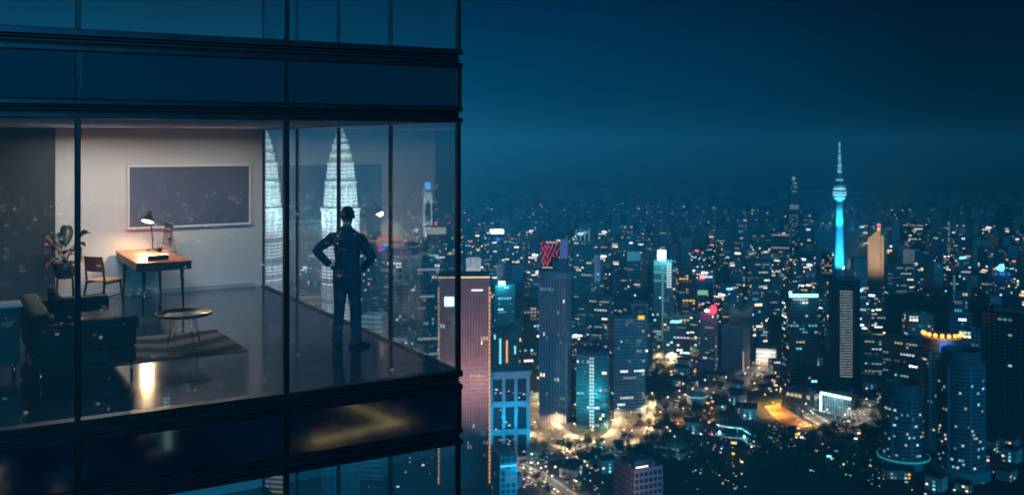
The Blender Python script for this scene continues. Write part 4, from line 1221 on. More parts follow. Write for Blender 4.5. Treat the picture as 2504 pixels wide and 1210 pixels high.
# --- gold lit wedge building
loc = at(2142, 2100); u = 2100 / FPX; LM.append((loc.x, loc.y, 40))
t = thing('wedge_tower', 'gold floodlit building with a slanted roof right of the needle tower', 'tower', loc, facing(2142) + R(-16))
z2 = lambda y: zz(y, 2100)
b = MB(); a = 15 * u
b.rings([[(-a, -a, 0), (a, -a, 0), (a, a, 0), (-a, a, 0)], [(-a, -a, z2(583)), (a, -a, z2(556)), (a, a, z2(556)), (-a, a, z2(583))]])
b.build('wedge_body', M['w_beige'], t)
b = MB()
for k in range(5):
    b.box(-a + 1.5 + k * a * .4, -a + 2.6 + k * a * .4, -a - .5, -a - .01, 0, z2(586))
b.build('pilaster', M['w_beige'], t, kind='stuff')
add(t, 'side_block', a + .1, a + 7 * u, -a * .8, a * .8, 0, z2(575), M['w_beige'])
add(t, 'roof_beacon', a * .5, a * .9, -a, -a * .6, z2(552), z2(546), glow('pinkbeacon', (1.0, 0.1, 0.35), 3.0))
add(t, 'roof_sign', a * .5, a * 1.0, -a - 1, -a - .5, z2(562), z2(555), glow('yellow', (1.0, 0.68, 0.02), 1.3))
lamp('SPOT', (-20, -150, z2(640)), 1700000, (1.0, 0.66, 0.36), t, 2, 'floodlight', (0, -a, z2(600)), 60, .8)

# --- right hand side: dark slab and three round-cornered residential towers
tower('dark_slab', 'nearly black slab tower at the right edge of the picture', 2462, 1010, 112, 768, 0.6, R(-8), 'w_black', 'dglass', 3.8, 5, 0.012, [WARM, CYAN], 1.2)
def round_res(label, cx, d, wpx, ytop, crown=None, seed=1):
    u = d / FPX; r0 = wpx / 2 * u
    loc = at(cx, d + r0); LM.append((loc.x, loc.y, r0 * 1.2))
    h = CAM.z - (ytop - HY) / FPX * d - ZG
    t = thing('residential_tower', label, 'tower', loc, facing(cx), 'round residential towers at the right')
    b = MB(); b.lathe([(r0 * .96, 0), (r0 * .96, h)], 40)
    b.build('glass_body', M['dglass'], t)
    b = MB(); nf = int(h / 3.3)
    for k in range(nf + 1):
        z_ = k * h / nf
        for a0 in range(-172, -10, 54):
            n_ = 7
            rs = []
            for j in range(n_):
                a = R(a0 + 46 * j / (n_ - 1))
                rs.append([(r0 * .955 * math.cos(a), r0 * .955 * math.sin(a), z_), (r0 * 1.02 * math.cos(a), r0 * 1.02 * math.sin(a), z_), (r0 * 1.02 * math.cos(a), r0 * 1.02 * math.sin(a), z_ + 1.25), (r0 * .955 * math.cos(a), r0 * .955 * math.sin(a), z_ + 1.25)])
            b.rings(rs)
    b.build('balcony', M['w_teal'], t, kind='stuff')
    for a0 in range(-178, 0, 54):
        a = R(a0 + 2)
        x, y = r0 * 1.0 * math.cos(a), r0 * 1.0 * math.sin(a)
        b = MB(); b.box(-1.0, 1.0, -0.9, 0.9, 0, h + 1.5, M=Matrix.Translation((x, y, 0)) @ Matrix.Rotation(a, 4, 'Z'))
        b.build('pier', M['w_blue'], t)
    b = MB(); b.lathe([(r0 * .96, h + .02), (r0 * 1.03, h + .2), (r0 * 1.03, h + 5), (r0 * .86, h + 5.2), (r0 * .86, h + 15), (r0 * .80, h + 15), (r0 * .80, h + 6), (0, h + 6.2)], 40, cap=False)
    b.build('crown_ring', M['w_dark'], t)
    rr = random.Random(seed)
    b = MB()
    for k in range(44):
        a = R(rr.uniform(-170, -10)); z_ = int(rr.uniform(2, nf - 2)) * h / nf + 1.5
        x, y = r0 * .975 * math.cos(a), r0 * .975 * math.sin(a)
        b.box(-0.9, 0.9, -.2, .2, z_, z_ + 1.5, 0, hot(rr.choice((WHITE, WARM, GOLD, CYAN, (0.4, .6, .6), (0.4, .6, .6))), rr.uniform(.3, 1.7)), Matrix.Translation((x, y, 0)) @ Matrix.Rotation(a + math.pi/2, 4, 'Z'))
    b.build('lit_windows', M['wlight'], t, kind='stuff')
    b = MB(); b.lathe([(r0 * 1.25, 0), (r0 * 1.25, 9), (r0 * 1.2, 9.5), (r0 * 1.0, 9.6)], 40, cap=False)
    b.build('podium', M['w_teal'], t)
    return t, r0, h
t, r0, h = round_res('round residential tower crowned with gold lamps and blue glow', 2304, 960, 106, 866, seed=5)
for k in range(9):
    a = R(-172 + k * 20.5)
    b = MB(); b.lathe([(0, h + 15), (1.6, h + 15.4), (2.0, h + 17), (1.4, h + 18.5), (0, h + 18.8)], 12, cap=False, cx=r0 * .84 * math.cos(a), cy=r0 * .84 * math.sin(a))
    b.build('crown_lamp', glow('goldlamp', (1.0, 0.50, 0.08), 2.6), t, True)
lamp('POINT', (0, -r0 * 1.25, h + 17), 7000, (1.0, .45, .1), t, 2, 'crown_light')
lamp('POINT', (r0 * .2, -r0 * 1.15, h + 8), 9000, (0.02, .25, 1.0), t, 2, 'crown_light')
b = MB(); b.lathe([(r0 * .865, h + 13.2), (r0 * .885, h + 14), (r0 * .865, h + 14.8)], 40, cap=False)
b.build('crown_light_strip', glow('goldband', (1.0, 0.42, 0.06), 0.4), t)
b = MB()
rs = []
for j in range(10):
    a = R(-96 + 50 * j / 9)
    rs.append([(r0 * 1.045 * math.cos(a), r0 * 1.045 * math.sin(a), h + 2), (r0 * 1.045 * math.cos(a), r0 * 1.045 * math.sin(a), h + 9), (r0 * 1.055 * math.cos(a), r0 * 1.055 * math.sin(a), h + 9), (r0 * 1.055 * math.cos(a), r0 * 1.055 * math.sin(a), h + 2)])
b.rings(rs); b.build('blue_neon', glow('blueneon', (0.02, 0.22, 1.0), 1.1), t)
t, r0, h = round_res('tallest round residential tower in front with dark plain crown', 2350, 872, 108, 905, seed=6)
t, r0, h = round_res('short round residential tower left of the other two', 2209, 904, 98, 985, seed=8)
b = MB(); b.lathe([(r0 * 1.27, 7.5), (r0 * 1.29, 8.2), (r0 * 1.27, 9)], 40, cap=False)
b.build('podium_light', glow('tealband', (0.05, 0.55, 0.75), 0.55), t)

# --- podium with the white L of light
t, w, dp, h = tower('lit_edge_podium', 'low colonnaded block edged by a bright cyan white light line', 2055, 1085, 84, 972, 0.5, R(-30), 'w_grey', 'dglass', 22, 3.2, 0.35, [(0.55, .62, .62)], 0.5, 0.12, 0.35, 1.0, cat='building', plant=False)
add(t, 'light_line', -w/2 - 1.5, w/2 + 1.5, -dp/2 - 2.2, -dp/2 - 1.2, h + 0.8, h + 3.0, glow('lline', (0.62, 1.0, 1.0), 4.0))
add(t, 'light_post', -w/2 - 2.2, -w/2 - 0.6, -dp/2 - 2.2, -dp/2 - 1.2, 1, h + 0.7, glow('lline', (0.62, 1.0, 1.0), 4.0))
lamp('POINT', (0, -dp/2 - 14, h), 20000, (0.4, .95, 1.0), t, 2, 'sign_light')

# --- near roof at the foot of the picture
t, w, dp, h = tower('corner_block', 'mauve block with a white lit roof edge at the picture foot', 1560, 640, 118, 1150, 1.2, R(32), 'w_mauve', 'dglass', 4, 3.5, 0.04, PAL, 1.5, cat='building')
add(t, 'roof_edge_light', -w/2 + 2, w/2 - 10, -dp/2 + 1.0, -dp/2 + 1.6, h + 2.0, h + 2.6, glow('softwarm', (1.0, 0.92, 0.82), 2.6))
lamp('SPOT', (-w/2 - 16, -dp/2 - 24, h - 10), 9000, (1.0, .6, .65), t, 1, 'floodlight', (-w/2, 0, h - 8), 110, .8)

# --- hexagonal pavilion
loc = at(1704, 1140); LM.append((loc.x, loc.y, 16))
t = thing('pavilion', 'hexagonal park pavilion with grey roof and lit eaves', 'pavilion', loc, R(20))
b = MB(); b.lathe([(11.5, 0), (11.5, 9)], 6); b.build('wall', M['w_grey'], t)
b = MB(); b.lathe([(13.5, 9.01), (13.5, 9.8), (1.5, 14.5), (0, 14.6)], 6); b.build('roof', M['w_pale'], t)
b = MB(); b.lathe([(13.6, 8.4), (13.8, 8.7), (13.6, 8.98)], 6, cap=False); b.build('eaves_light', glow('tealwhite', (0.6, .95, 1), 1.2), t)

# ------------------------------------------------------------------ landmarks seen through the corner room
def twin(label, cx, d, sc):
    u = d / FPX * sc
    loc = at(cx, d); LM.append((loc.x, loc.y, 46 * u * 1.3))
    t = thing('twin_spire_tower', label, 'tower', loc, facing(cx), 'pair of white lit tapering towers')
    H = CAM.z - ZG
    zy = lambda y: H - (y - HY) / FPX * d
    tiers = [(46, 1271, 640), (45, 639, 511), (40.5, 510.5, 446), (34, 445.6, 401), (27, 400.6, 377), (22, 376.6, 357), (17.3, 356.6, 343.5), (12.6, 343.2, 330.5), (8, 330.2, 319.5), (4.2, 319.2, 311)]
    dy = 12 * (1 - sc) * 10
    body, rings_, lit_ = MB(), MB(), MB()
    rr = random.Random(int(cx))
    for a, y0, y1 in tiers:
        z0, z1 = max(0, zy(y0 + dy)), zy(y1 + dy)
        tp = 0.88 if y0 < 520 else 0.985
        body.lathe([(a * u * .95, z0), (a * u * .95 * tp, z1)], 64, lobes=16, amp=0.08)
        n_ = max(2, int((z1 - z0) / 2.6)); s_ = (z1 - z0) / n_
        for k in range(n_):
            z_ = z0 + k * s_
            a_ = a
            a = a_ * (1 + (tp - 1) * k / n_)
            rings_.lathe([(a * u * .93, z_ + s_ * .02), (a * u * 1.0, z_ + s_ * .08), (a * u * 1.0, z_ + s_ * .40), (a * u * .93, z_ + s_ * .46)], 64, cap=False, lobes=16, amp=0.05)
            if z_ > H * .30:
                for j in range(32):
                    if True:
                        a0, a1 = 2*math.pi*(j + .12) / 32, 2*math.pi*(j + .88) / 32
                        q0, q1 = a * u * .965 * (1 + .05 * math.cos(16 * a0)), a * u * .965 * (1 + .05 * math.cos(16 * a1))
                        if math.sin((a0 + a1) / 2) < 0.35:
                            c_ = hot((0.92, 1.0, 1.0) if z_ > H * .62 else (0.98, 0.86, 0.86), (1.7 if z_ > H * .62 else 0.75) * (1.0 if k % 6 else 0.3))
                            lit_.poly([(q0 * math.cos(a0), q0 * math.sin(a0), z_ + s_ * .5), (q1 * math.cos(a1), q1 * math.sin(a1), z_ + s_ * .5), (q1 * math.cos(a1), q1 * math.sin(a1), z_ + s_ * .96), (q0 * math.cos(a0), q0 * math.sin(a0), z_ + s_ * .96)], 0, c_)
            a = a_
        a *= tp
        rings_.lathe([(a * u * .9, z1 - 1.2), (a * u * 1.10, z1 - .8), (a * u * 1.10, z1 + 1.2), (a * u * .6, z1 + 1.4)], 64, cap=False)
    body.build('body', M['w_steel'], t)
    rings_.build('cladding_ring', M['w_steel'], t, kind='stuff')
    lit_.build('lit_windows', M['wlight'], t, kind='stuff')
    b = MB(); b.lathe([(3.6 * u, zy(311.2 + dy)), (2.4 * u, zy(309 + dy)), (3.0 * u, zy(307.5 + dy)), (2.2 * u, zy(306 + dy)), (1.4 * u, zy(305 + dy)), (1.0 * u, zy(297 + dy))], 20)
    b.build('spire', M['w_steel'], t, True)
    b = MB()
    for k in range(20):
        a = 2 * math.pi * k / 20
        b.box(-.25, .25, -.2, .2, zy(310 + dy), zy(300 + dy), 0, hot((0.9, 1, 1), .9), Matrix.Translation((2.2 * u * math.cos(a), 2.2 * u * math.sin(a), 0)) @ Matrix.Rotation(a, 4, 'Z'))
    b.build('spire_light', M['wlight'], t, kind='stuff')
    for sx in (-1, 1):
        lamp('SPOT', (sx * 45, -62, zy(560)), 1100000, (0.72, 0.95, 1.0), t, 1.5, 'floodlight', (0, 0, zy(420)), 78, .8)
    lamp('SPOT', (0, -80, zy(900)), 420000, (0.95, 0.80, 0.85), t, 1.5, 'floodlight', (0, 0, zy(680)), 80, .8)
    return t
twin('white lit tapering spire tower framed behind the standing man', 833, 785, 1.0)
twin('white lit tapering spire tower cut by the back wall of the room', 645, 812, 1.0)

# arch-topped tower
loc = at(1046, 2300); u = 2300 / FPX; LM.append((loc.x, loc.y, 30)); z3 = lambda y: zz(y, 2300)
t = thing('arch_tower', 'slim white tower with tall arched opening and blue lamp on top', 'tower', loc, facing(1046))
b = MB()
for sx in (-1, 1):
    b.box(min(sx * 11, sx * 7.5) * u, max(sx * 11, sx * 7.5) * u, -8 * u, 8 * u, 0, z3(512))
for k in range(10):
    a0, a1 = math.pi * k / 10, math.pi * (k + 1) / 10
    P = lambda a: (7.5 * math.cos(a), 512 - 22 * math.sin(a) ** .8)
    (xa, ya), (xb, yb) = P(a0), P(a1)
    b.rings([[(xa * u, y, z3(ya)), (xa * u, y, z3(470)), (xb * u, y, z3(470)), (xb * u, y, z3(yb))] for y in (-8 * u, 8 * u)])
for sx in (-1, 1):
    b.box(min(sx * 11, sx * 7.5) * u, max(sx * 11, sx * 7.5) * u, -8 * u, 8 * u, z3(511.9), z3(470))
b.build('arch_frame', M['w_pale'], t)
add(t, 'inner_core', -7 * u, 7 * u, 1 * u, 7 * u, 0, z3(540), M['tglass'])
add(t, 'blue_lamp', -7 * u, 7 * u, -6 * u, 6 * u, z3(462), z3(446), glow('skyblue', (0.05, 0.42, 1.0), 2.2))
add(t, 'lamp_post', -2 * u, 2 * u, -2 * u, 2 * u, z3(470), z3(462.1), M['w_grey'])
lamp('SPOT', (0, -130, z3(600)), 1700000, (0.9, .95, 1), t, 2, 'floodlight', (0, -8 * u, z3(520)), 60, .8)
t, w, dp, h = tower('crown_lit_tower', 'broad tower with a pale lit crown storey below the arch tower', 1066, 1900, 44, 575, 0.8, R(8), 'w_dark', 'dglass', 4, 4, 0.16, plant=False)
add(t, 'lit_crown', -w/2 - 2, w/2 + 2, -dp/2 - 2, dp/2 + 2, h + 2, h + 15, glow('cream', (1.0, 0.86, 0.70), 0.75))
add(t, 'crown_cap', -w/2 - 3, w/2 + 3, -dp/2 - 3, dp/2 + 3, h + 15.05, h + 17, M['w_grey'])
b = MB(); b.lathe([(0, h + 18), (3, h + 19), (3.6, h + 22), (2, h + 25), (0, h + 25.4)], 14, cap=False); b.build('red_lamp', glow('rose', (1.0, .12, .25), 2.0), t)
t, w, dp, h = tower('sign_tower', 'grey tower with rose top storeys and a red and blue sign', 965, 1150, 80, 600, 0.7, R(-10), 'w_grey', 'dglass', 3.8, 3.6, 0.16, PAL, 1.6, plant=False)
add(t, 'top_block', -w * .32, w * .36, -dp * .4, dp * .4, h + 0.62, h + 16, M['w_mauve'])
add(t, 'red_sign', -w/2 + .5, -w/2 + 4, -dp/2 - 1, -dp/2 - .5, h - 7, h + 1, glow('redsign', (1.0, .05, .12), 1.4))
add(t, 'blue_sign', -w/2 + 4.2, -w/2 + 8.5, -dp/2 - 1, -dp/2 - .5, h - 6, h + 1.5, glow('bluesign', (.05, .2, 1.0), 1.6))
lamp('SPOT', (0, -60, h - 20), 30000, (1.0, .6, .65), t, 1, 'floodlight', (0, 0, h + 8), 60)
def bandl(sd_, i, k, n_, nf, r_):
    if sd_ == 'f' and k in (nf - 2, nf - 9, nf - 20, nf - 24) and r_.random() < .85:
        return hot((0.95, 0.9, 0.75), 0.8)
tower('banded_tower', 'teal tower with a few fully lit floors left of the brick tower', 1046, 1050, 60, 645, 0.8, R(6), 'w_teal', 'dglass', 4, 3.2, 0.14, PAL, 1.5, litfn=bandl)
t, w, dp, h = tower('louvre_block', 'low block with pale horizontal louvres seen past the man', 915, 880, 62, 775, 0.9, R(-18), 'w_pale', 'tglass', 4.2, 30, 0.0, PAL, 1, 0.55, 0.0, 1.0, cat='building', plant=False)
lamp('SPOT', (0, -dp/2 - 40, h + 25), 38000, (.4, .95, .95), t, 1, 'floodlight', (0, -dp/2, h - 14), 80)
t, w, dp, h = tower('rose_podium', 'low rose lit podium between the two spire towers', 757, 1000, 76, 728, 0.7, R(-8), 'w_beige', 'dglass', 5, 4, 0.25, [WARM], 1.0, cat='building', plant=False)
lamp('SPOT', (0, -dp/2 - 40, h + 10), 50000, (1.0, .6, .5), t, 1, 'floodlight', (0, -dp/2, h - 8), 80)
loc = at(778, 1180); LM.append((loc.x, loc.y, 16)); h = CAM.z - (652 - HY) / FPX * 1180 - ZG
t = thing('curved_tower', 'slim round teal tower with dotted lights between the spire towers', 'tower', loc, 0)
b = MB(); b.lathe([(8, 0), (9.5, h * .8), (8, h), (0, h + 2)], 24, cap=False); b.build('drum', M['w_teal'], t, True)
b = MB(); rr = random.Random(2)
for k in range(60):
    a = rr.uniform(0, 6.28); z_ = rr.uniform(h * .4, h)
    b.box(-.6, .6, -.3, .3, z_, z_ + 1.4, 0, hot(rr.choice((WHITE, CYAN)), rr.uniform(.5, 2)), Matrix.Translation((9.3 * math.cos(a), 9.3 * math.sin(a), 0)) @ Matrix.Rotation(a + 1.57, 4, 'Z'))
b.build('lit_windows', M['wlight'], t, kind='stuff')
# amber louvred block, seen through the lower storey
def amb(sd_, i, k, n_, nf, r_):
    return hot((1.0, 0.46, 0.06), r_.uniform(.35, .75)) if sd_ == 'f' else None
t, w, dp, h = tower('amber_louvre_block', 'amber lit louvred block visible through the lowest windows', 672, 700, 110, 1040, 0.6, R(-24), 'w_dark', 'dglass', 3.4, 30, 0.0, PAL, 1, 0.42, 0.0, 0.8, litfn=amb, cat='building', plant=False)

# --- named mid-ground towers of the right half
t, w, dp, h = tower('white_slab', 'white floodlit slab right of the window corner', 1158, 1700, 28, 632, 0.6, 0, 'w_pale', 'tglass', 4, 8, 0.0, PAL, 1, 0.5, 0.6)
lamp('SPOT', (0, -90, h - 40), 260000, (1, .92, .88), t, 1, 'floodlight', (0, 0, h - 24), 60)
t, w, dp, h = tower('white_crown_tower', 'dark tower topped by a bright white lit box near the horizon', 1215, 2300, 34, 574, 0.8, R(10), 'w_dark', 'dglass', 4, 4, 0.14, plant=False)
add(t, 'white_crown', -w/2, w/2, -dp/2, dp/2, h + 2, h + 11, glow('whitecrown', (1.0, .95, .9), 4.0))
add(t, 'blue_sign', -4, 4, -dp/2 - 1, -dp/2 - .5, h - 14, h - 7, glow('bluesign', (.05, .2, 1.0), 1.6))
t, w, dp, h = tower('cyan_lamp_tower', 'teal block with a glaring cyan roof lamp beside the brick tower', 1230, 1500, 56, 700, 0.8, R(14), 'w_teal', 'tglass', 4, 4, 0.10, plant=False)
add(t, 'roof_lamp', -10, 0, -dp/2 - 1, -dp/2, h + 2, h + 8, glow('cyanlamp', (.35, .95, 1.0), 6.0))
lamp('POINT', (-5, -dp/2 - 8, h + 4), 26000, (.1, .8, 1), t, 3, 'sign_light')
t, w, dp, h = tower('teal_slab', 'teal slab with glowing top between the mast and white topped towers', 1550, 1900, 32, 640, 0.7, 0, 'w_teal', 'tglass', 4, 4, 0.08, plant=False)
add(t, 'lit_top', -w/2, w/2, -dp/2, dp/2, h + 2, h + 18, glow('tealtop', (.06, .36, .46), 0.7))
def pk(sd_, i, k, n_, nf, r_):
    if sd_ == 'f' and k in (nf - 2, nf - 9, nf - 13, nf - 14):
        return hot((1.0, .72, .66), .9)
tower('pink_band_tower', 'dark tower with three pinkish lit bands left of the needle tower', 1908, 2250, 42, 568, 0.8, 0, 'w_dark', 'dglass', 4, 4, 0.05, litfn=pk)
t, w, dp, h = tower('blue_lamp_tower', 'dark tower with a bright blue roof lamp near the right edge', 2448, 1750, 40, 668, 0.8, R(10), 'w_dark', 'dglass', 4, 4, 0.10, plant=False)
b = MB(); b.lathe([(0, h + 2), (4, h + 3), (6, h + 8), (4.5, h + 13), (0, h + 15)], 18, cap=False); b.build('blue_lamp', glow('bluelamp', (.08, .40, 1.0), 6.0), t, True)
lamp('POINT', (0, -dp/2 - 8, h + 8), 22000, (.02, .25, 1), t, 3, 'sign_light')
t, w, dp, h = tower('edge_lit_tower', 'tall teal tower with lit right edge right of the wedge tower', 2305, 2250, 40, 542, 0.8, R(-8), 'w_teal', 'tglass', 4, 4, 0.06, litfn=lambda s_, i, k, n_, nf, r_: hot((.8, .85, .7), .7) if s_ == 'f' and i == n_ - 1 and k > nf * .45 and k % 3 else None)
tower('gold_band_tower', 'broad dark block with a warm lit top floor right of the wedge tower', 2232, 2350, 44, 545, 0.8, 0, 'w_dark', 'dglass', 4, 4, 0.10, litfn=lambda s_, i, k, n_, nf, r_: hot(WARM, .9) if s_ == 'f' and k == nf - 2 and r_.random() < .7 else None)
tower('window_tower', 'dark tower with two columns of warm windows left of the stripe tower', 2022, 1900, 24, 622, 1.0, 0, 'w_black', 'dglass', 4.5, 5, 0.25, [WARM], 1.6)
tower('pale_stair_tower', 'dark tower with a pale lit stair column on the wooded hill', 2330, 1650, 26, 672, 1.0, 0, 'w_black', 'dglass', 4, 5, 0.02, litfn=lambda s_, i, k, n_, nf, r_: hot((.5, .65, .65), .5) if s_ == 'f' and i == n_ // 2 and k > nf * .2 else None)

# ------------------------------------------------------------------ rank and file of the city
gen_kinds = [   # name, label, width, depth, height, wall, floor, bay, lit, bands, pier
    ('office_block', 'grey office block with scattered windows', 30, 24, 70, 'w_grey', 4.0, 4.0, .07, .36, .22),
    ('slab_block', 'dark slab block with small lights', 46, 18, 55, 'w_dark', 3.6, 4.0, .09, .40, .25),
    ('slim_tower', 'slim dark tower', 20, 20, 105, 'w_dark', 3.8, 3.6, .07, .34, .22),
    ('teal_tower', 'teal glass tower', 24, 22, 95, 'w_teal', 4.0, 4.4, .06, .30, .15),
    ('mauve_block', 'mauve apartment block', 28, 20, 62, 'w_mauve', 3.3, 3.4, .10, .44, .34),
    ('low_block', 'low pale flat-roofed block', 38, 30, 22, 'w_pale', 4.0, 5.0, .10, .36, .25),
    ('stepped_block', 'dark stepped block', 34, 26, 60, 'w_blue', 3.8, 4.0, .08, .36, .24)]
protos = []
for gi, (nm_, lb, w, dp, h, wl_, fl, bay, lit, bd_, pr) in enumerate(gen_kinds):
    for v_ in range(2):
        core, frame, lights = facade(w, dp, h, wl_, 'dglass', fl, bay, lit * (1.1 + .6 * v_), PAL, 2.6, bd_, pr, 0.35, seed=gi * 7 + v_)
        one = MB()
        for src, mi in ((core, 0), (frame, 1), (lights, 2)):
            n_ = len(one.v); one.v += src.v; one.f += [tuple(i + n_ for i in f_) for f_ in src.f]; one.m += [mi] * len(src.f); one.c += src.c
        rr = random.Random(gi * 3 + v_)
        for k in range(3):
            x, y = rr.uniform(-.35, .25) * w, rr.uniform(-.35, .25) * dp
            one.box(x, x + w * .16, y, y + dp * .2, h + .61, h + rr.uniform(2, 5), 1)
        if nm_ == 'stepped_block':
            c2, f2, l2 = facade(w * .6, dp * .7, h * .35, wl_, 'dglass', fl, bay, lit, PAL, 2.6, bd_, pr, 0.35, seed=gi + 50, z0=h + .61)
            for src, mi in ((c2, 0), (f2, 1), (l2, 2)):
                n_ = len(one.v); one.v += src.v; one.f += [tuple(i + n_ for i in f_) for f_ in src.f]; one.m += [mi] * len(src.f); one.c += src.c
        if v_ == 1 and h > 50:
            c_ = rr.choice((CYAN, WHITE, WARM, (1, .15, .2)))
            one.box(-w * .2, w * .2, -dp/2 - .6, -dp/2 - .3, h - 6, h - 3, 2, hot(c_, 3.0))
        protos.append((nm_, lb, one.mesh(nm_, [M['dglass'], M[wl_], M['wlight']]), math.hypot(w, dp) / 2, h))
placed = 0
rg = random.Random(21)
tries = 0
while placed < 285 and tries < 6000:
    tries += 1
    d = 1120 + 1750 * rg.random() ** 0.85
    px = rg.uniform(600, 2600)
    py_g = HY + 300 * FPX / d
    if py_g > 850 and 1560 < px < 2160:
        if not (d > 1230):
            continue
    if 2150 < px < 2420 and 1350 < d < 1950:
        continue
    nm_, lb, me, rad, hh = rg.choice(protos)
    sc_ = rg.uniform(.75, 1.2); sz_ = rg.uniform(.7, 1.4)
    if d > 2100:
        sz_ *= 1.25
    top = HY + (300 - hh * sz_) * FPX / d
    lim = 548 + 70 * rg.random()
    if d > 1900 and top < lim:
        sz_ *= max(.2, (300 - (lim - HY) * d / FPX)) / (hh * sz_)
    if d < 1450 and top < 760:
        sz_ *= .55
    half = rad * sc_ * FPX / d
    need = max([q[3] for q in GUARD if d < q[2] and abs(px - q[0]) < q[1] + half] or [0])
    if need and HY + (300 - hh * sz_) * FPX / d < need:
        sz_ = (300 - (need - HY) * d / FPX) / hh
        if sz_ * hh < 9:
            continue
    p = at(px, d)
    if not free(p, rad * sc_ + 4):
        continue
    LM.append((p.x, p.y, rad * sc_))
    o = bpy.data.objects.new(nm_, me); C.objects.link(o)
    o.location = p; o.scale = (sc_, sc_, sz_); o.rotation_euler.z = facing(px) + R(rg.choice((-30, -18, -8, 0, 8, 20, 32)))
    n0 = min(SEEN, key=lambda q: abs(q[0] - px) + abs(q[1] - d) * 0.12)
    rel = ('behind and ' if d > n0[1] else 'in front and ') + ('left of' if px < n0[0] else 'right of')
    tag(o, lb + ' ' + rel + ' the ' + n0[2], 'building', 'rank and file blocks of the middle distance: ' + nm_.replace('_', ' '))
    placed += 1

# far city and the quarters behind the photographer (seen only as reflections): countless, one mass
far, farl = MB(), MB()
rf = random.Random(5)
def far_block(p, w, dp, h, rz, nl):
    Mx = Matrix.Translation(p) @ Matrix.Rotation(rz, 4, 'Z')
    far.box(-w/2, w/2, -dp/2, dp/2, 0, h, rf.randrange(3), None, Mx, 'b')
    back = Vector((CAM.x - p.x, CAM.y - p.y, 0)).normalized()
    side = Vector((-back.y, back.x, 0))
    dist = (Vector((p.x, p.y)) - Vector((CAM.x, CAM.y))).length
    s = max(0.7, dist * 0.00034) if p.y > 0 else max(1.6, dist * 0.0011)
    for k in range(nl):
        c = Vector(p) + back * (max(w, dp) * .75) + side * rf.uniform(-w * .5, w * .5) + Vector((0, 0, rf.uniform(.1, 1.0) * h + 1))
        k_ = rf.choice((.3, .5, .8, 1, 1.5, 2.5, 5)) * (0.35 + dist / 3200) * (0.72 if p.y > 0 else 0.45)
        col = rf.choice(PAL + [WARM, WARM, (1, .5, .45), (1, .6, .3), CYAN])
        a_, b_ = s * rf.uniform(.6, 1.6), s * rf.uniform(.5, 1.0)
        farl.poly([c - side * a_ + Vector((0, 0, -b_)), c + side * a_ + Vector((0, 0, -b_)), c + side * a_ + Vector((0, 0, b_)), c - side * a_ + Vector((0, 0, b_))][::-1], 0, hot(col, k_))
for k in range(7200):
    az = rf.uniform(-45, 75)
    d = 1500 + 2750 * rf.random() ** .7 if k < 5200 else 4000 + 2100 * rf.random()
    px = CX + FPX * math.tan(R(az) - YAW) if abs(R(az) - YAW) < 1.3 else -9e3
    in_view = 500 < px < 2620
    if in_view and d < 2300 and rf.random() < .6:
        continue
    p = Vector((CAM.x + d * math.sin(R(az)), CAM.y + d * math.cos(R(az)), ZG))
    if in_view and 2150 < px < 2420 and d < 1950:
        continue
    w, dp = rf.uniform(14, 46), rf.uniform(14, 34)
    h = rf.choice((9, 14, 20, 28, 40, 60, 85)) * rf.uniform(.7, 1.2)
    if d > 2900:
        h *= .5
    if in_view and not free(p, max(w, dp) * .6):
        continue
    far_block(p, w * (1 if k < 5200 else 1.8), dp, h if k < 5200 else rf.uniform(10, 30), rf.uniform(0, 3.1), rf.choice((0, 1, 1, 2, 3)) if d < 4700 else 0)
def _sm(pts, n=6):
    return [pts[i].lerp(pts[i+1], k / n) for i in range(len(pts) - 1) for k in range(n)] + [pts[-1]]
BACK = _sm([behind(*q) for q in ((760, 1085), (850, 1050), (950, 1035), (900, 1000), (860, 985))])
BACK += _sm([BACK[0].lerp(Vector((CAM.x, CAM.y, ZG)), .5), BACK[0]])
for k in range(1500):
    az = 180 + rf.uniform(-70, 45)
    d = 500 + 4800 * rf.random() ** .8
    p = Vector((CAM.x + d * math.sin(R(az)), CAM.y + d * math.cos(R(az)), ZG))
    w, dp = rf.uniform(16, 46), rf.uniform(14, 34)
    h = rf.choice((12, 20, 30, 50, 80, 110)) * rf.uniform(.7, 1.2)
    if any((p - q).length < 90 for q in BACK):
        continue
    far_block(p, w, dp, h, rf.uniform(0, 3.1), rf.choice((2, 4, 7, 10)))
o = far.build('distant_city_blocks', [M['w_blue'], M['w_grey'], M['w_teal']], kind='stuff')
o['label'] = 'far mass of city blocks fading into haze'
o = farl.build('distant_city_lights', M['wlight'], kind='stuff')
o['label'] = 'countless tiny lights of the far city'

# a cyan lit tower and an amber street behind the photographer, mirrored in the spandrels
p = behind(405, 1090)
t = thing('mirrored_tower', 'cyan lit tower mirrored in the dark spandrel glass', 'tower', p, 0)
core, frame, lights = facade(34, 26, 52, 'w_teal', 'tglass', 3.6, 3.0, .0, PAL, 2.5, seed=77, litfn=lambda s_, i, k, n_, nf, r_: hot((.55, .95, .9), 1.8) if s_ == 'f' and i in (5, 6) else None)
Mz = Matrix.Rotation(math.pi, 4, 'Z')
for bb, nm_, m_ in ((core, 'glass_body', 'tglass'), (frame, 'facade_frame', 'w_teal'), (lights, 'lit_windows', 'wlight')):
    bb.v = [tuple(Mz @ Vector(v)) for v in bb.v]
    bb.build(nm_, M[m_], t, kind=None if nm_ == 'glass_body' else 'stuff')

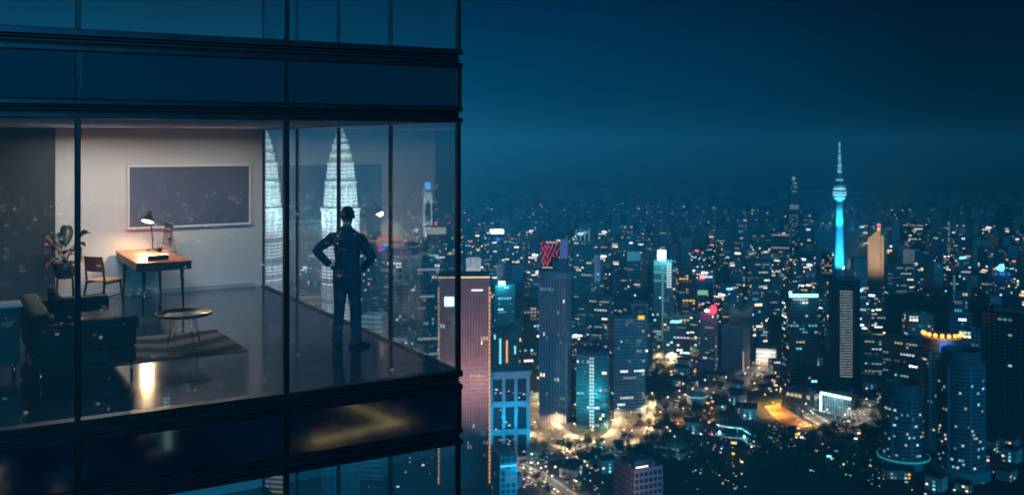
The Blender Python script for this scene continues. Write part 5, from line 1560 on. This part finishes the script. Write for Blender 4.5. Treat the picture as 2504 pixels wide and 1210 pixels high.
# ------------------------------------------------------------------ streets, lamps, trees, park
def strip(pts, width, z, m, name):
    b = MB()
    P = [Vector((p.x, p.y, 0)) for p in pts]
    L_, R_ = [], []
    for i, p in enumerate(P):
        t = (P[min(i+1, len(P)-1)] - P[max(i-1, 0)]).normalized()
        n_ = Vector((-t.y, t.x, 0))
        L_.append(p + n_ * width / 2); R_.append(p - n_ * width / 2)
    for i in range(len(P) - 1):
        b.poly([(R_[i].x, R_[i].y, z), (R_[i+1].x, R_[i+1].y, z), (L_[i+1].x, L_[i+1].y, z), (L_[i].x, L_[i].y, z)])
    o = struct(name, b, m)
    return o
def smooth(pts, n=6):
    out = []
    for i in range(len(pts) - 1):
        p0, p1, p2, p3 = pts[max(i-1, 0)], pts[i], pts[i+1], pts[min(i+2, len(pts)-1)]
        for k in range(n):
            t = k / n
            out.append(0.5 * ((2 * p1) + (p2 - p0) * t + (2*p0 - 5*p1 + 4*p2 - p3) * t*t + (3*p1 - p0 - 3*p2 + p3) * t**3))
    return out + [pts[-1]]
pole_me = MB(); pole_me.tube([(0, 0, 0), (0, 0, 12.4), (0.9, 0, 13.2), (1.6, 0, 13.3)], [0.11, 0.08, 0.06, 0.05], 6)
pole_me = pole_me.mesh('pole', M['w_dark'])
head_cache = {}
def street_lamp(p, rz, col, power, lbl, group):
    t = thing('street_lamp', lbl, 'street lamp', p, rz, group)
    obj('pole', pole_me, t)
    key = tuple(col)
    k_head = 3.0 if power == 12000 else 9.0
    if key not in head_cache:
        b = MB(); b.box(1.1, 2.3, -.35, .35, 13.15, 13.45)
        head_cache[key] = b.mesh('lamp_head', emit('lamp_head_%d' % len(head_cache), col, k_head, False))
    obj('lamp_head', head_cache[key], t)
    if power:
        lamp('SPOT', (1.7, 0, 12.9), power * 1.7, col, t, 0.3, target=(1.7, 0, 0), size=156, blend=0.6)
    return t
SOD, WHT = (1.0, 0.70, 0.36), (1.0, 0.86, 0.66)
roads = [
 ('curving_street', [(1285, 985), (1312, 1030), (1360, 1068), (1425, 1088), (1490, 1082), (1535, 1062), (1552, 1020), (1560, 975)], 44, 24, SOD, 46000, 'warm street lamp on the bright curving street below the towers'),
 ('cross_street', [(1548, 1040), (1610, 1034), (1680, 1030), (1740, 1022)], 16, 30, AMB, 16000, 'orange street lamp on the straight side street by the park'),
 ('upper_street', [(1565, 915), (1600, 893), (1640, 868), (1650, 850), (1590, 838)], 38, 30, SOD, 42000, 'warm street lamp on the lit street below the white topped tower'),
 ('park_street', [(1640, 1000), (1672, 968), (1740, 950), (1800, 945), (1850, 912), (1872, 884)], 12, 34, WHT, 8000, 'pale street lamp on the winding street near the pavilion'),
 ('dark_avenue', [(1300, 1118), (1400, 1110), (1500, 1104), (1600, 1100), (1720, 1120)], 26, 70, (0.2, .8, 1.0), 9000, 'cyan street lamp on the dark avenue at the picture foot'),
 ('near_street', [(1225, 1120), (1290, 1150), (1350, 1185), (1410, 1230)], 20, 20, WHT, 9000, 'pale street lamp on the crowded street below the blue block'),
 ('east_street', [(1960, 1000), (2030, 1040), (2090, 1030), (2140, 1000)], 18, 26, WHT, 12000, 'pale street lamp in front of the light edged podium'),
]
ROADPTS = []
for nm_, px_, wd, step, col, pw, lbl in roads:
    pts = smooth([ground(*q) for q in px_])
    ROADPTS += [(q, wd) for q in pts]
    strip(pts, wd, ZG + 0.05, M['walk'] if pw > 8000 else M['road'], nm_)
    strip(pts, wd * .62, ZG + 0.11, M['road'], nm_ + '_carriageway')
    acc, last = 0.0, pts[0]
    side = 1
    for a_, b_ in zip(pts, pts[1:]):
        sg = (b_ - a_); L_ = sg.length; dirv = sg.normalized()
        while acc < L_:
            q = a_ + dirv * acc
            n_ = Vector((-dirv.y, dirv.x, 0))
            pos = q + n_ * side * (wd * .42)
            street_lamp(Vector((pos.x, pos.y, ZG)), math.atan2(-n_.y * side, -n_.x * side), col, pw, lbl, 'street lamps: ' + nm_.replace('_', ' '))
            side = -side
            acc += step
        acc -= L_
# the amber street behind the photographer, seen in the spandrel
pts = smooth([behind(*q) for q in ((765, 1080), (870, 1056), (985, 1030))])
strip(pts, 16, ZG + 0.05, M['walk'], 'back_street')
p2_ = smooth([behind(*q) for q in ((845, 985), (905, 1008), (962, 1030))])
strip(p2_, 12, ZG + 0.06, M['walk'], 'back_lane')
for k, q in enumerate(pts[::3] + p2_[::4]):
    street_lamp(Vector((q.x, q.y, ZG)), k, (1.0, .75, .3), 12000, 'warm street lamp mirrored in the dark spandrel glass', 'street lamps behind the photographer')

# orange sports court and cyan lit pond edge
q = [ground(*p_) for p_ in ((1868, 993), (1905, 985), (1985, 1040), (1930, 1056))]
b = MB(); b.poly([(p.x, p.y, ZG + 0.06) for p in q]); struct('sports_court', b, M['clay'])
for k in range(4):
    m_ = q[0].lerp(q[3], k / 3) if k < 2 else q[1].lerp(q[2], (k - 2) / 1)
    street_lamp(Vector((m_.x, m_.y, ZG)), 0, (1.0, 0.55, 0.12), 45000, 'orange floodlight mast beside the sports court', 'court floodlights')
q = [ground(*p_) for p_ in ((1720, 1050), (1800, 1040), (1905, 1078), (1860, 1105), (1780, 1090))]
b = MB(); b.poly([(p.x, p.y, ZG + 0.04) for p in q]); struct('park_pond', b, M['water'])
cn = thing('lit_canopy', 'long park canopy edged with cyan and white lights', 'canopy', ground(1800, 1062))
cp = smooth([ground(*p_) for p_ in ((1742, 1042), (1775, 1052), (1820, 1058), (1850, 1075), (1885, 1078))], 5)
b, e1 = MB(), MB()
for i, (a_, b_) in enumerate(zip(cp, cp[1:])):
    dv = (b_ - a_).normalized(); n_ = Vector((-dv.y, dv.x, 0)) * 4.5
    z_ = ZG + 5
    b.rings([[(c_ - n_) + Vector((0, 0, 5)), (c_ + n_) + Vector((0, 0, 5)), (c_ + n_) + Vector((0, 0, 5.4)), (c_ - n_) + Vector((0, 0, 5.4))] for c_ in (a_, b_)])
    c_ = a_.lerp(b_, .5) - n_ * 1.05
    e1.box(-2.4, 2.4, -.3, .3, 4.8, 5.8, 0, hot((.75, .75, 1) if i < 6 else (.2, .95, 1.0), 1.2 + 1.6 * (i % 3 == 0)), Matrix.Translation(c_) @ Matrix.Rotation(math.atan2(dv.y, dv.x), 4, 'Z'))
b.build('canopy_roof', M['w_teal'], cn, world=True)
e1.build('canopy_light', M['wlight'], cn, world=True, kind='stuff')
b = MB()
for c_ in cp[::4]:
    b.tube([c_, c_ + Vector((0, 0, 5))], .25, 6)
b.build('canopy_post', M['w_grey'], cn, world=True, kind='stuff')
for k in (3, 8, 13):
    lamp('POINT', cp[min(k * len(cp) // 16, len(cp) - 1)] - cn.location + Vector((0, 0, 3.5)), 7000, (.2, .85, 1.0), cn, .5, 'canopy_lamp')

# wooded hill at the right
hp_ = at(2290, 1680)
b = MB()
for i in range(24):
    pass
rings = []
rh = random.Random(9)
for k in range(7):
    f_ = k / 6
    rings.append([(hp_.x + (210 * (1 - f_) + 6) * (1 + .12 * math.sin(3 * a + k)) * math.cos(a), hp_.y + (150 * (1 - f_) + 6) * (1 + .12 * math.sin(2 * a + k)) * math.sin(a), ZG + 34 * (1 - (1 - f_) ** 2)) for a in [2*math.pi*i/40 for i in range(40)]])
b.rings(rings)
struct('wooded_hill', b, M['grassy'], smooth=True)

# trees: four crowns of leaf clumps, copied
M['leaf'] = mat('city_leaves', (0.045, 0.075, 0.030), 0.7, var=0.5, scale=0.4)
M['bark'] = mat('bark', (0.07, 0.055, 0.04), 0.9)
tree_me = []
rt = random.Random(31)
for v_ in range(4):
    tr, crn = MB(), MB()
    tr.tube([(0, 0, 0), (.1, 0, 3), (0, .15, 6)], [.42, .32, .18], 7)
    for k in range(5):
        a = 2 * math.pi * k / 5 + v_
        tr.tube([(0, .1, 3.4 + .4 * k), (1.6 * math.cos(a), 1.6 * math.sin(a), 5.4 + .4 * k), (2.9 * math.cos(a), 2.9 * math.sin(a), 6.6 + .4 * k)], [.18, .12, .05], 5)
    lob = [(Vector((rt.uniform(-2.6, 2.6), rt.uniform(-2.6, 2.6), rt.uniform(5.2, 9.6))), rt.uniform(1.3, 2.3)) for _ in range(12)]
    for c_, r_ in lob:
        for k in range(36):
            dv = Vector((rt.gauss(0, 1), rt.gauss(0, 1), rt.gauss(0, 1))).normalized()
            p = c_ + dv * r_ * rt.uniform(.55, 1.05)
            u_ = Vector((rt.gauss(0, 1), rt.gauss(0, 1), rt.gauss(0, .6))).normalized(); w_ = u_.cross(dv).normalized()
            s_ = rt.uniform(.28, .6)
            crn.poly([p - u_ * s_, p - w_ * s_ * .6, p + u_ * s_, p + w_ * s_ * .6])
    tree_me.append((tr.mesh('trunk', M['bark']), crn.mesh('crown', M['leaf'])))
def tree(p, sc_, k, lbl, grp):
    t = thing('tree', lbl, 'tree', p, rt.uniform(0, 6), grp)
    t.scale = (sc_, sc_, sc_ * rt.uniform(.85, 1.15))
    obj('trunk', tree_me[k][0], t); obj('crown', tree_me[k][1], t)
zones = [((1540, 1640), (905, 985), 26, 'dark broad tree in the grove right of the grey blue tower'), ((1600, 1780), (985, 1090), 34, 'dark tree in the park between the pavilion and the pond'), ((1840, 2150), (1060, 1200), 110, 'dark park tree in the lower right of the picture'), ((1560, 1760), (1100, 1205), 44, 'dark tree beside the avenue at the picture foot'), ((1380, 1600), (1090, 1130), 16, 'small tree lining the bright curving street')]
for (xa, xb), (ya, yb), n_, lbl in zones:
    c_ = 0; g_ = 0
    while c_ < n_ and g_ < 2000:
        g_ += 1
        p = ground(rt.uniform(xa, xb), rt.uniform(ya, yb))
        if not free(p, 5):
            continue
        tree(p, rt.uniform(.9, 1.7), rt.randrange(4), lbl, 'trees: ' + lbl)
        c_ += 1
for k in range(48):
    a, r_ = rt.uniform(0, 6.28), rt.random() ** .5
    x, y = hp_.x + 180 * r_ * math.cos(a), hp_.y + 125 * r_ * math.sin(a)
    tree(Vector((x, y, ZG + 34 * (1 - (r_ * .9) ** 2) - 2)), rt.uniform(1.3, 2.2), rt.randrange(4), 'dark tree on the wooded hill at the right', 'trees on the wooded hill')

# low shop houses and sheds packed between the streets
shop_me = []
for v_ in range(4):
    b = MB()
    w_, d_, h_ = ((12, 10, 7), (18, 12, 9), (24, 14, 8), (14, 14, 12))[v_]
    b.box(-w_/2, w_/2, -d_/2, d_/2, 0, h_, 0)
    if v_ != 3:
        b.rings([[(x, -d_/2 - .6, h_ + .02), (x, d_/2 + .6, h_ + .02), (x, 0, h_ + 3.2)] for x in (-w_/2 - .4, w_/2 + .4)], 1)
    else:
        b.box(-w_/2 - .3, w_/2 + .3, -d_/2 - .3, d_/2 + .3, h_ + .02, h_ + .8, 1); b.box(-2, 2, -2, 2, h_ + .81, h_ + 2.6, 1)
    for k in range(int(w_ / 3)):
        for f_ in range(int(h_ / 3.2)):
            if rt.random() < .35:
                x = -w_/2 + .5 + k * 3
                b.box(x, x + 1.9, -d_/2 - .12, -d_/2 - .03, .8 + f_ * 3.2, 2.4 + f_ * 3.2, 2, hot(rt.choice((WARM, GOLD, WHT, CYAN)), rt.choice((.3, .6, 1.2, 2.0))))
    shop_me.append(b.mesh('shop_house', [M[('w_beige', 'w_grey', 'w_mauve', 'w_pale')[v_]], M['roof'], M['wlight']]))
cnt = 0; g_ = 0
while cnt < 105 and g_ < 4000:
    g_ += 1
    px_ = rt.uniform(1200, 2480); py_ = rt.uniform(880, 1205)
    if (1540 < px_ < 1640 and py_ < 985) or (1700 < px_ < 1920 and 1030 < py_ < 1110) or (1850 < px_ < 2000 and 975 < py_ < 1085) or (1580 < px_ < 2160 and py_ > 1060):
        continue
    q = ground(px_, py_)
    if not free(q, 11) or any(math.hypot(q.x - r0_.x, q.y - r0_.y) < wd_ / 2 + 13 for r0_, wd_ in ROADPTS):
        continue
    LM.append((q.x, q.y, 11))
    o = bpy.data.objects.new('shop_house', shop_me[cnt % 4]); C.objects.link(o)
    o.location = q; o.rotation_euler.z = facing(px_) + R(rt.choice((-35, -20, 0, 15, 40, 70)))
    n0 = min(SEEN, key=lambda z_: abs(z_[0] - px_) + abs(z_[1] - gd(py_)) * 0.12)
    tag(o, ('low beige gabled house', 'low grey gabled house', 'long low mauve shed', 'small pale flat-roofed house')[cnt % 4] + ' at the foot of the ' + n0[2], 'house', 'low houses between the streets')
    cnt += 1

# trees lining the lit streets
for nm_, px_, wd, step, col, pw, lbl in roads:
    pts = smooth([ground(*q) for q in px_])
    for i in range(1, len(pts) - 1, 2):
        dv = (pts[i+1] - pts[i-1]).normalized(); n_ = Vector((-dv.y, dv.x, 0))
        for sd_ in (-1, 1):
            q = pts[i] + n_ * sd_ * (wd * .5 + rt.uniform(1, 9))
            if rt.random() < .62 and free(q, 3):
                tree(Vector((q.x, q.y, ZG)), rt.uniform(.7, 1.25), rt.randrange(4), 'street tree along the ' + nm_.replace('_', ' '), 'street trees: ' + nm_.replace('_', ' '))

# cars on the lit streets
M['carwhite'] = mat('white_car_paint', (0.6, 0.6, 0.6), 0.3); M['cardark'] = mat('dark_car_paint', (0.04, 0.045, 0.06), 0.25); M['carred'] = mat('red_car_paint', (0.35, 0.03, 0.03), 0.3)
car_me = {}
for nm_ in ('carwhite', 'cardark', 'carred'):
    b = MB()
    b.rings([[(x, -.85, z0), (x, .85, z0), (x, .85, z1), (x, -.85, z1)] for x, z0, z1 in ((-2.2, .4, .75), (-2.0, .3, .95), (-1.0, .25, 1.0), (1.0, .25, .98), (2.0, .3, .85), (2.2, .4, .65))])
    b.rings([[(x, -y, z0), (x, y, z0), (x, y * .86, z1), (x, -y * .86, z1)] for x, y, z0, z1 in ((-1.75, .78, .95, 1.0), (-1.1, .78, .95, 1.42), (.25, .78, .95, 1.45), (1.05, .78, .95, 1.0))])
    car_me[nm_] = b.mesh('body', M[nm_])
b = MB(); b.lathe([(.0, -.1), (.33, -.1), (.33, .1), (.0, .1)], 14, cap=False)
for i, v in enumerate(b.v):
    b.v[i] = (v[0], v[2], v[1] + .33)
wheel_me = b.mesh('wheel', M['black'])
b = MB(); b.box(-.05, .05, -.16, .16, -.1, .1); hl_me = b.mesh('headlight', glow('headlight', (1.0, .93, .8), 14.0))
b = MB(); b.box(-.05, .05, -.18, .18, -.1, .1); tl_me = b.mesh('taillight', glow('taillight', (1.0, .05, .03), 6.0))
def car(p, rz, kind, lbl, grp):
    t = thing('car', lbl, 'car', p, rz, grp)
    obj('body', car_me[kind], t)
    for sx in (-1.35, 1.35):
        for sy in (-.78, .78):
            obj('wheel', wheel_me, t).location = (sx, sy, 0)
    for sy in (-.6, .6):
        obj('headlight', hl_me, t).location = (2.2, sy, .62)
        obj('taillight', tl_me, t).location = (-2.2, sy, .72)
for nm_, px_, wd, step, col, pw, lbl in roads:
    pts = smooth([ground(*q) for q in px_])
    for i in range(1, len(pts) - 1):
        if rt.random() < .55:
            dv = (pts[i+1] - pts[i-1]).normalized(); n_ = Vector((-dv.y, dv.x, 0)); sd_ = rt.choice((-1, 1))
            q = pts[i] + n_ * sd_ * wd * .16 + dv * rt.uniform(-3, 3)
            k_ = rt.choice(('carwhite', 'cardark', 'carred'))
            car(Vector((q.x, q.y, ZG + .115)), math.atan2(-dv.y * sd_, -dv.x * sd_), k_, {'carwhite': 'white', 'cardark': 'dark', 'carred': 'red'}[k_] + ' car driving on the ' + nm_.replace('_', ' '), 'cars on the ' + nm_.replace('_', ' '))

# small lights at street level: shop fronts, cars, lanterns, too many to count
sl = MB(); rs_ = random.Random(77)
def spark(p, c_, s_, k_):
    d = Vector((CAM.x - p.x, CAM.y - p.y, 0)).normalized(); sd_ = Vector((-d.y, d.x, 0))
    w_ = s_ * rs_.uniform(.6, 1.8)
    sl.box(-w_, w_, -.3, .3, 0, s_ * 1.2, 0, hot(c_, k_), Matrix.Translation(p) @ Matrix.Rotation(math.atan2(sd_.y, sd_.x), 4, 'Z'))
clusters = [((1640, 1760), (880, 990), 60, [WARM, WHT, AMB, GOLD], 1.0), ((1830, 1910), (890, 960), 60, [WARM, WHT, GOLD], 1.2), ((1880, 2110), (1005, 1075), 95, [WARM, WHITE, (1, .6, .5), CYAN, (1, .7, .6)], 1.1), ((1560, 1760), (985, 1045), 50, [AMB, GOLD, WARM], 1.0),
 ((1240, 1340), (1125, 1200), 110, [WARM, WHT, GOLD, WHITE], 0.9), ((1350, 1480), (1120, 1210), 46, [CYAN, GOLD, WHITE, AMB], 0.9), ((1690, 1960), (1070, 1110), 55, [WHITE, WARM, GOLD, (.7, .8, 1)], .9), ((1660, 1830), (1130, 1200), 36, [GOLD, WARM, CYAN], 1.0), ((1960, 2150), (1090, 1180), 26, [CYAN, WHITE, WARM], 1.0),
 ((2100, 2504), (1080, 1210), 60, [WARM, CYAN, WHITE, (.4, .6, .8)], .8), ((2150, 2420), (700, 860), 70, [WARM, WHITE, CYAN, (1, .5, .5)], 1.4), ((1280, 1560), (1000, 1080), 60, [WARM, GOLD, WHT], .8), ((2400, 2504), (850, 1100), 26, [CYAN, WHITE, WARM], 1.0),
 ((640, 1130), (760, 1210), 150, [WARM, WHT, GOLD, CYAN, AMB], 1.2), ((1130, 2504), (640, 880), 170, [WARM, WHT, WHITE, CYAN, GOLD], .8)]
for (xa, xb), (ya, yb), n_, pal, k_ in clusters:
    for k in range(n_):
        p = ground(rs_.uniform(xa, xb), rs_.uniform(ya, yb))
        spark(p + Vector((0, 0, rs_.choice((.6, 2, 4)))), rs_.choice(pal), rs_.choice((.35, .5, .9)) * (p - CAM).length / 1100, k_ * rs_.choice((.4, .8, 1.5, 3)))
for cx_, cy_, c_, s_ in ((1470, 1103, CYAN, 2.2), (2027, 1125, CYAN, 2.6), (2035, 1130, (.6, 1, 1), 2.0), (2088, 1142, CYAN, 1.6), (1985, 1160, (.5, .65, 1), 2.4), (1648, 876, (1, .1, .9), 2.0), (1703, 890, (1, .1, .8), 1.8), (1795, 1092, GOLD, 2.8), (1793, 1118, (1, .65, .02), 2.4), (1950, 1070, (.8, .75, .05), 2.6), (1720, 1150, CYAN, 2.0), (2350, 740, (1, .55, .4), 4.0)):
    spark(ground(cx_, cy_) + Vector((0, 0, 3)), c_, s_ * .6, 2.0)
o = sl.build('street_level_lights', M['wlight'], kind='stuff')
o['label'] = 'countless small shop, car and lantern lights between the towers'

# ------------------------------------------------------------------ night haze over the city
b = MB(); b.box(-15000, 15000, -15000, 15000, ZG - 2.0, 45.0)
hm = bpy.data.materials.new('haze'); hm.use_nodes = True
hn = hm.node_tree.nodes; hn.clear()
ho_ = hn.new('ShaderNodeOutputMaterial'); hp = hn.new('ShaderNodeVolumePrincipled')
hp.inputs['Color'].default_value = (0.18, 0.385, 0.425, 1)
hp.inputs['Density'].default_value = 0.00030
hp.inputs['Anisotropy'].default_value = -0.52
hm.node_tree.links.new(hp.outputs[0], ho_.inputs['Volume'])
b.build('haze', hm, kind='stuff')
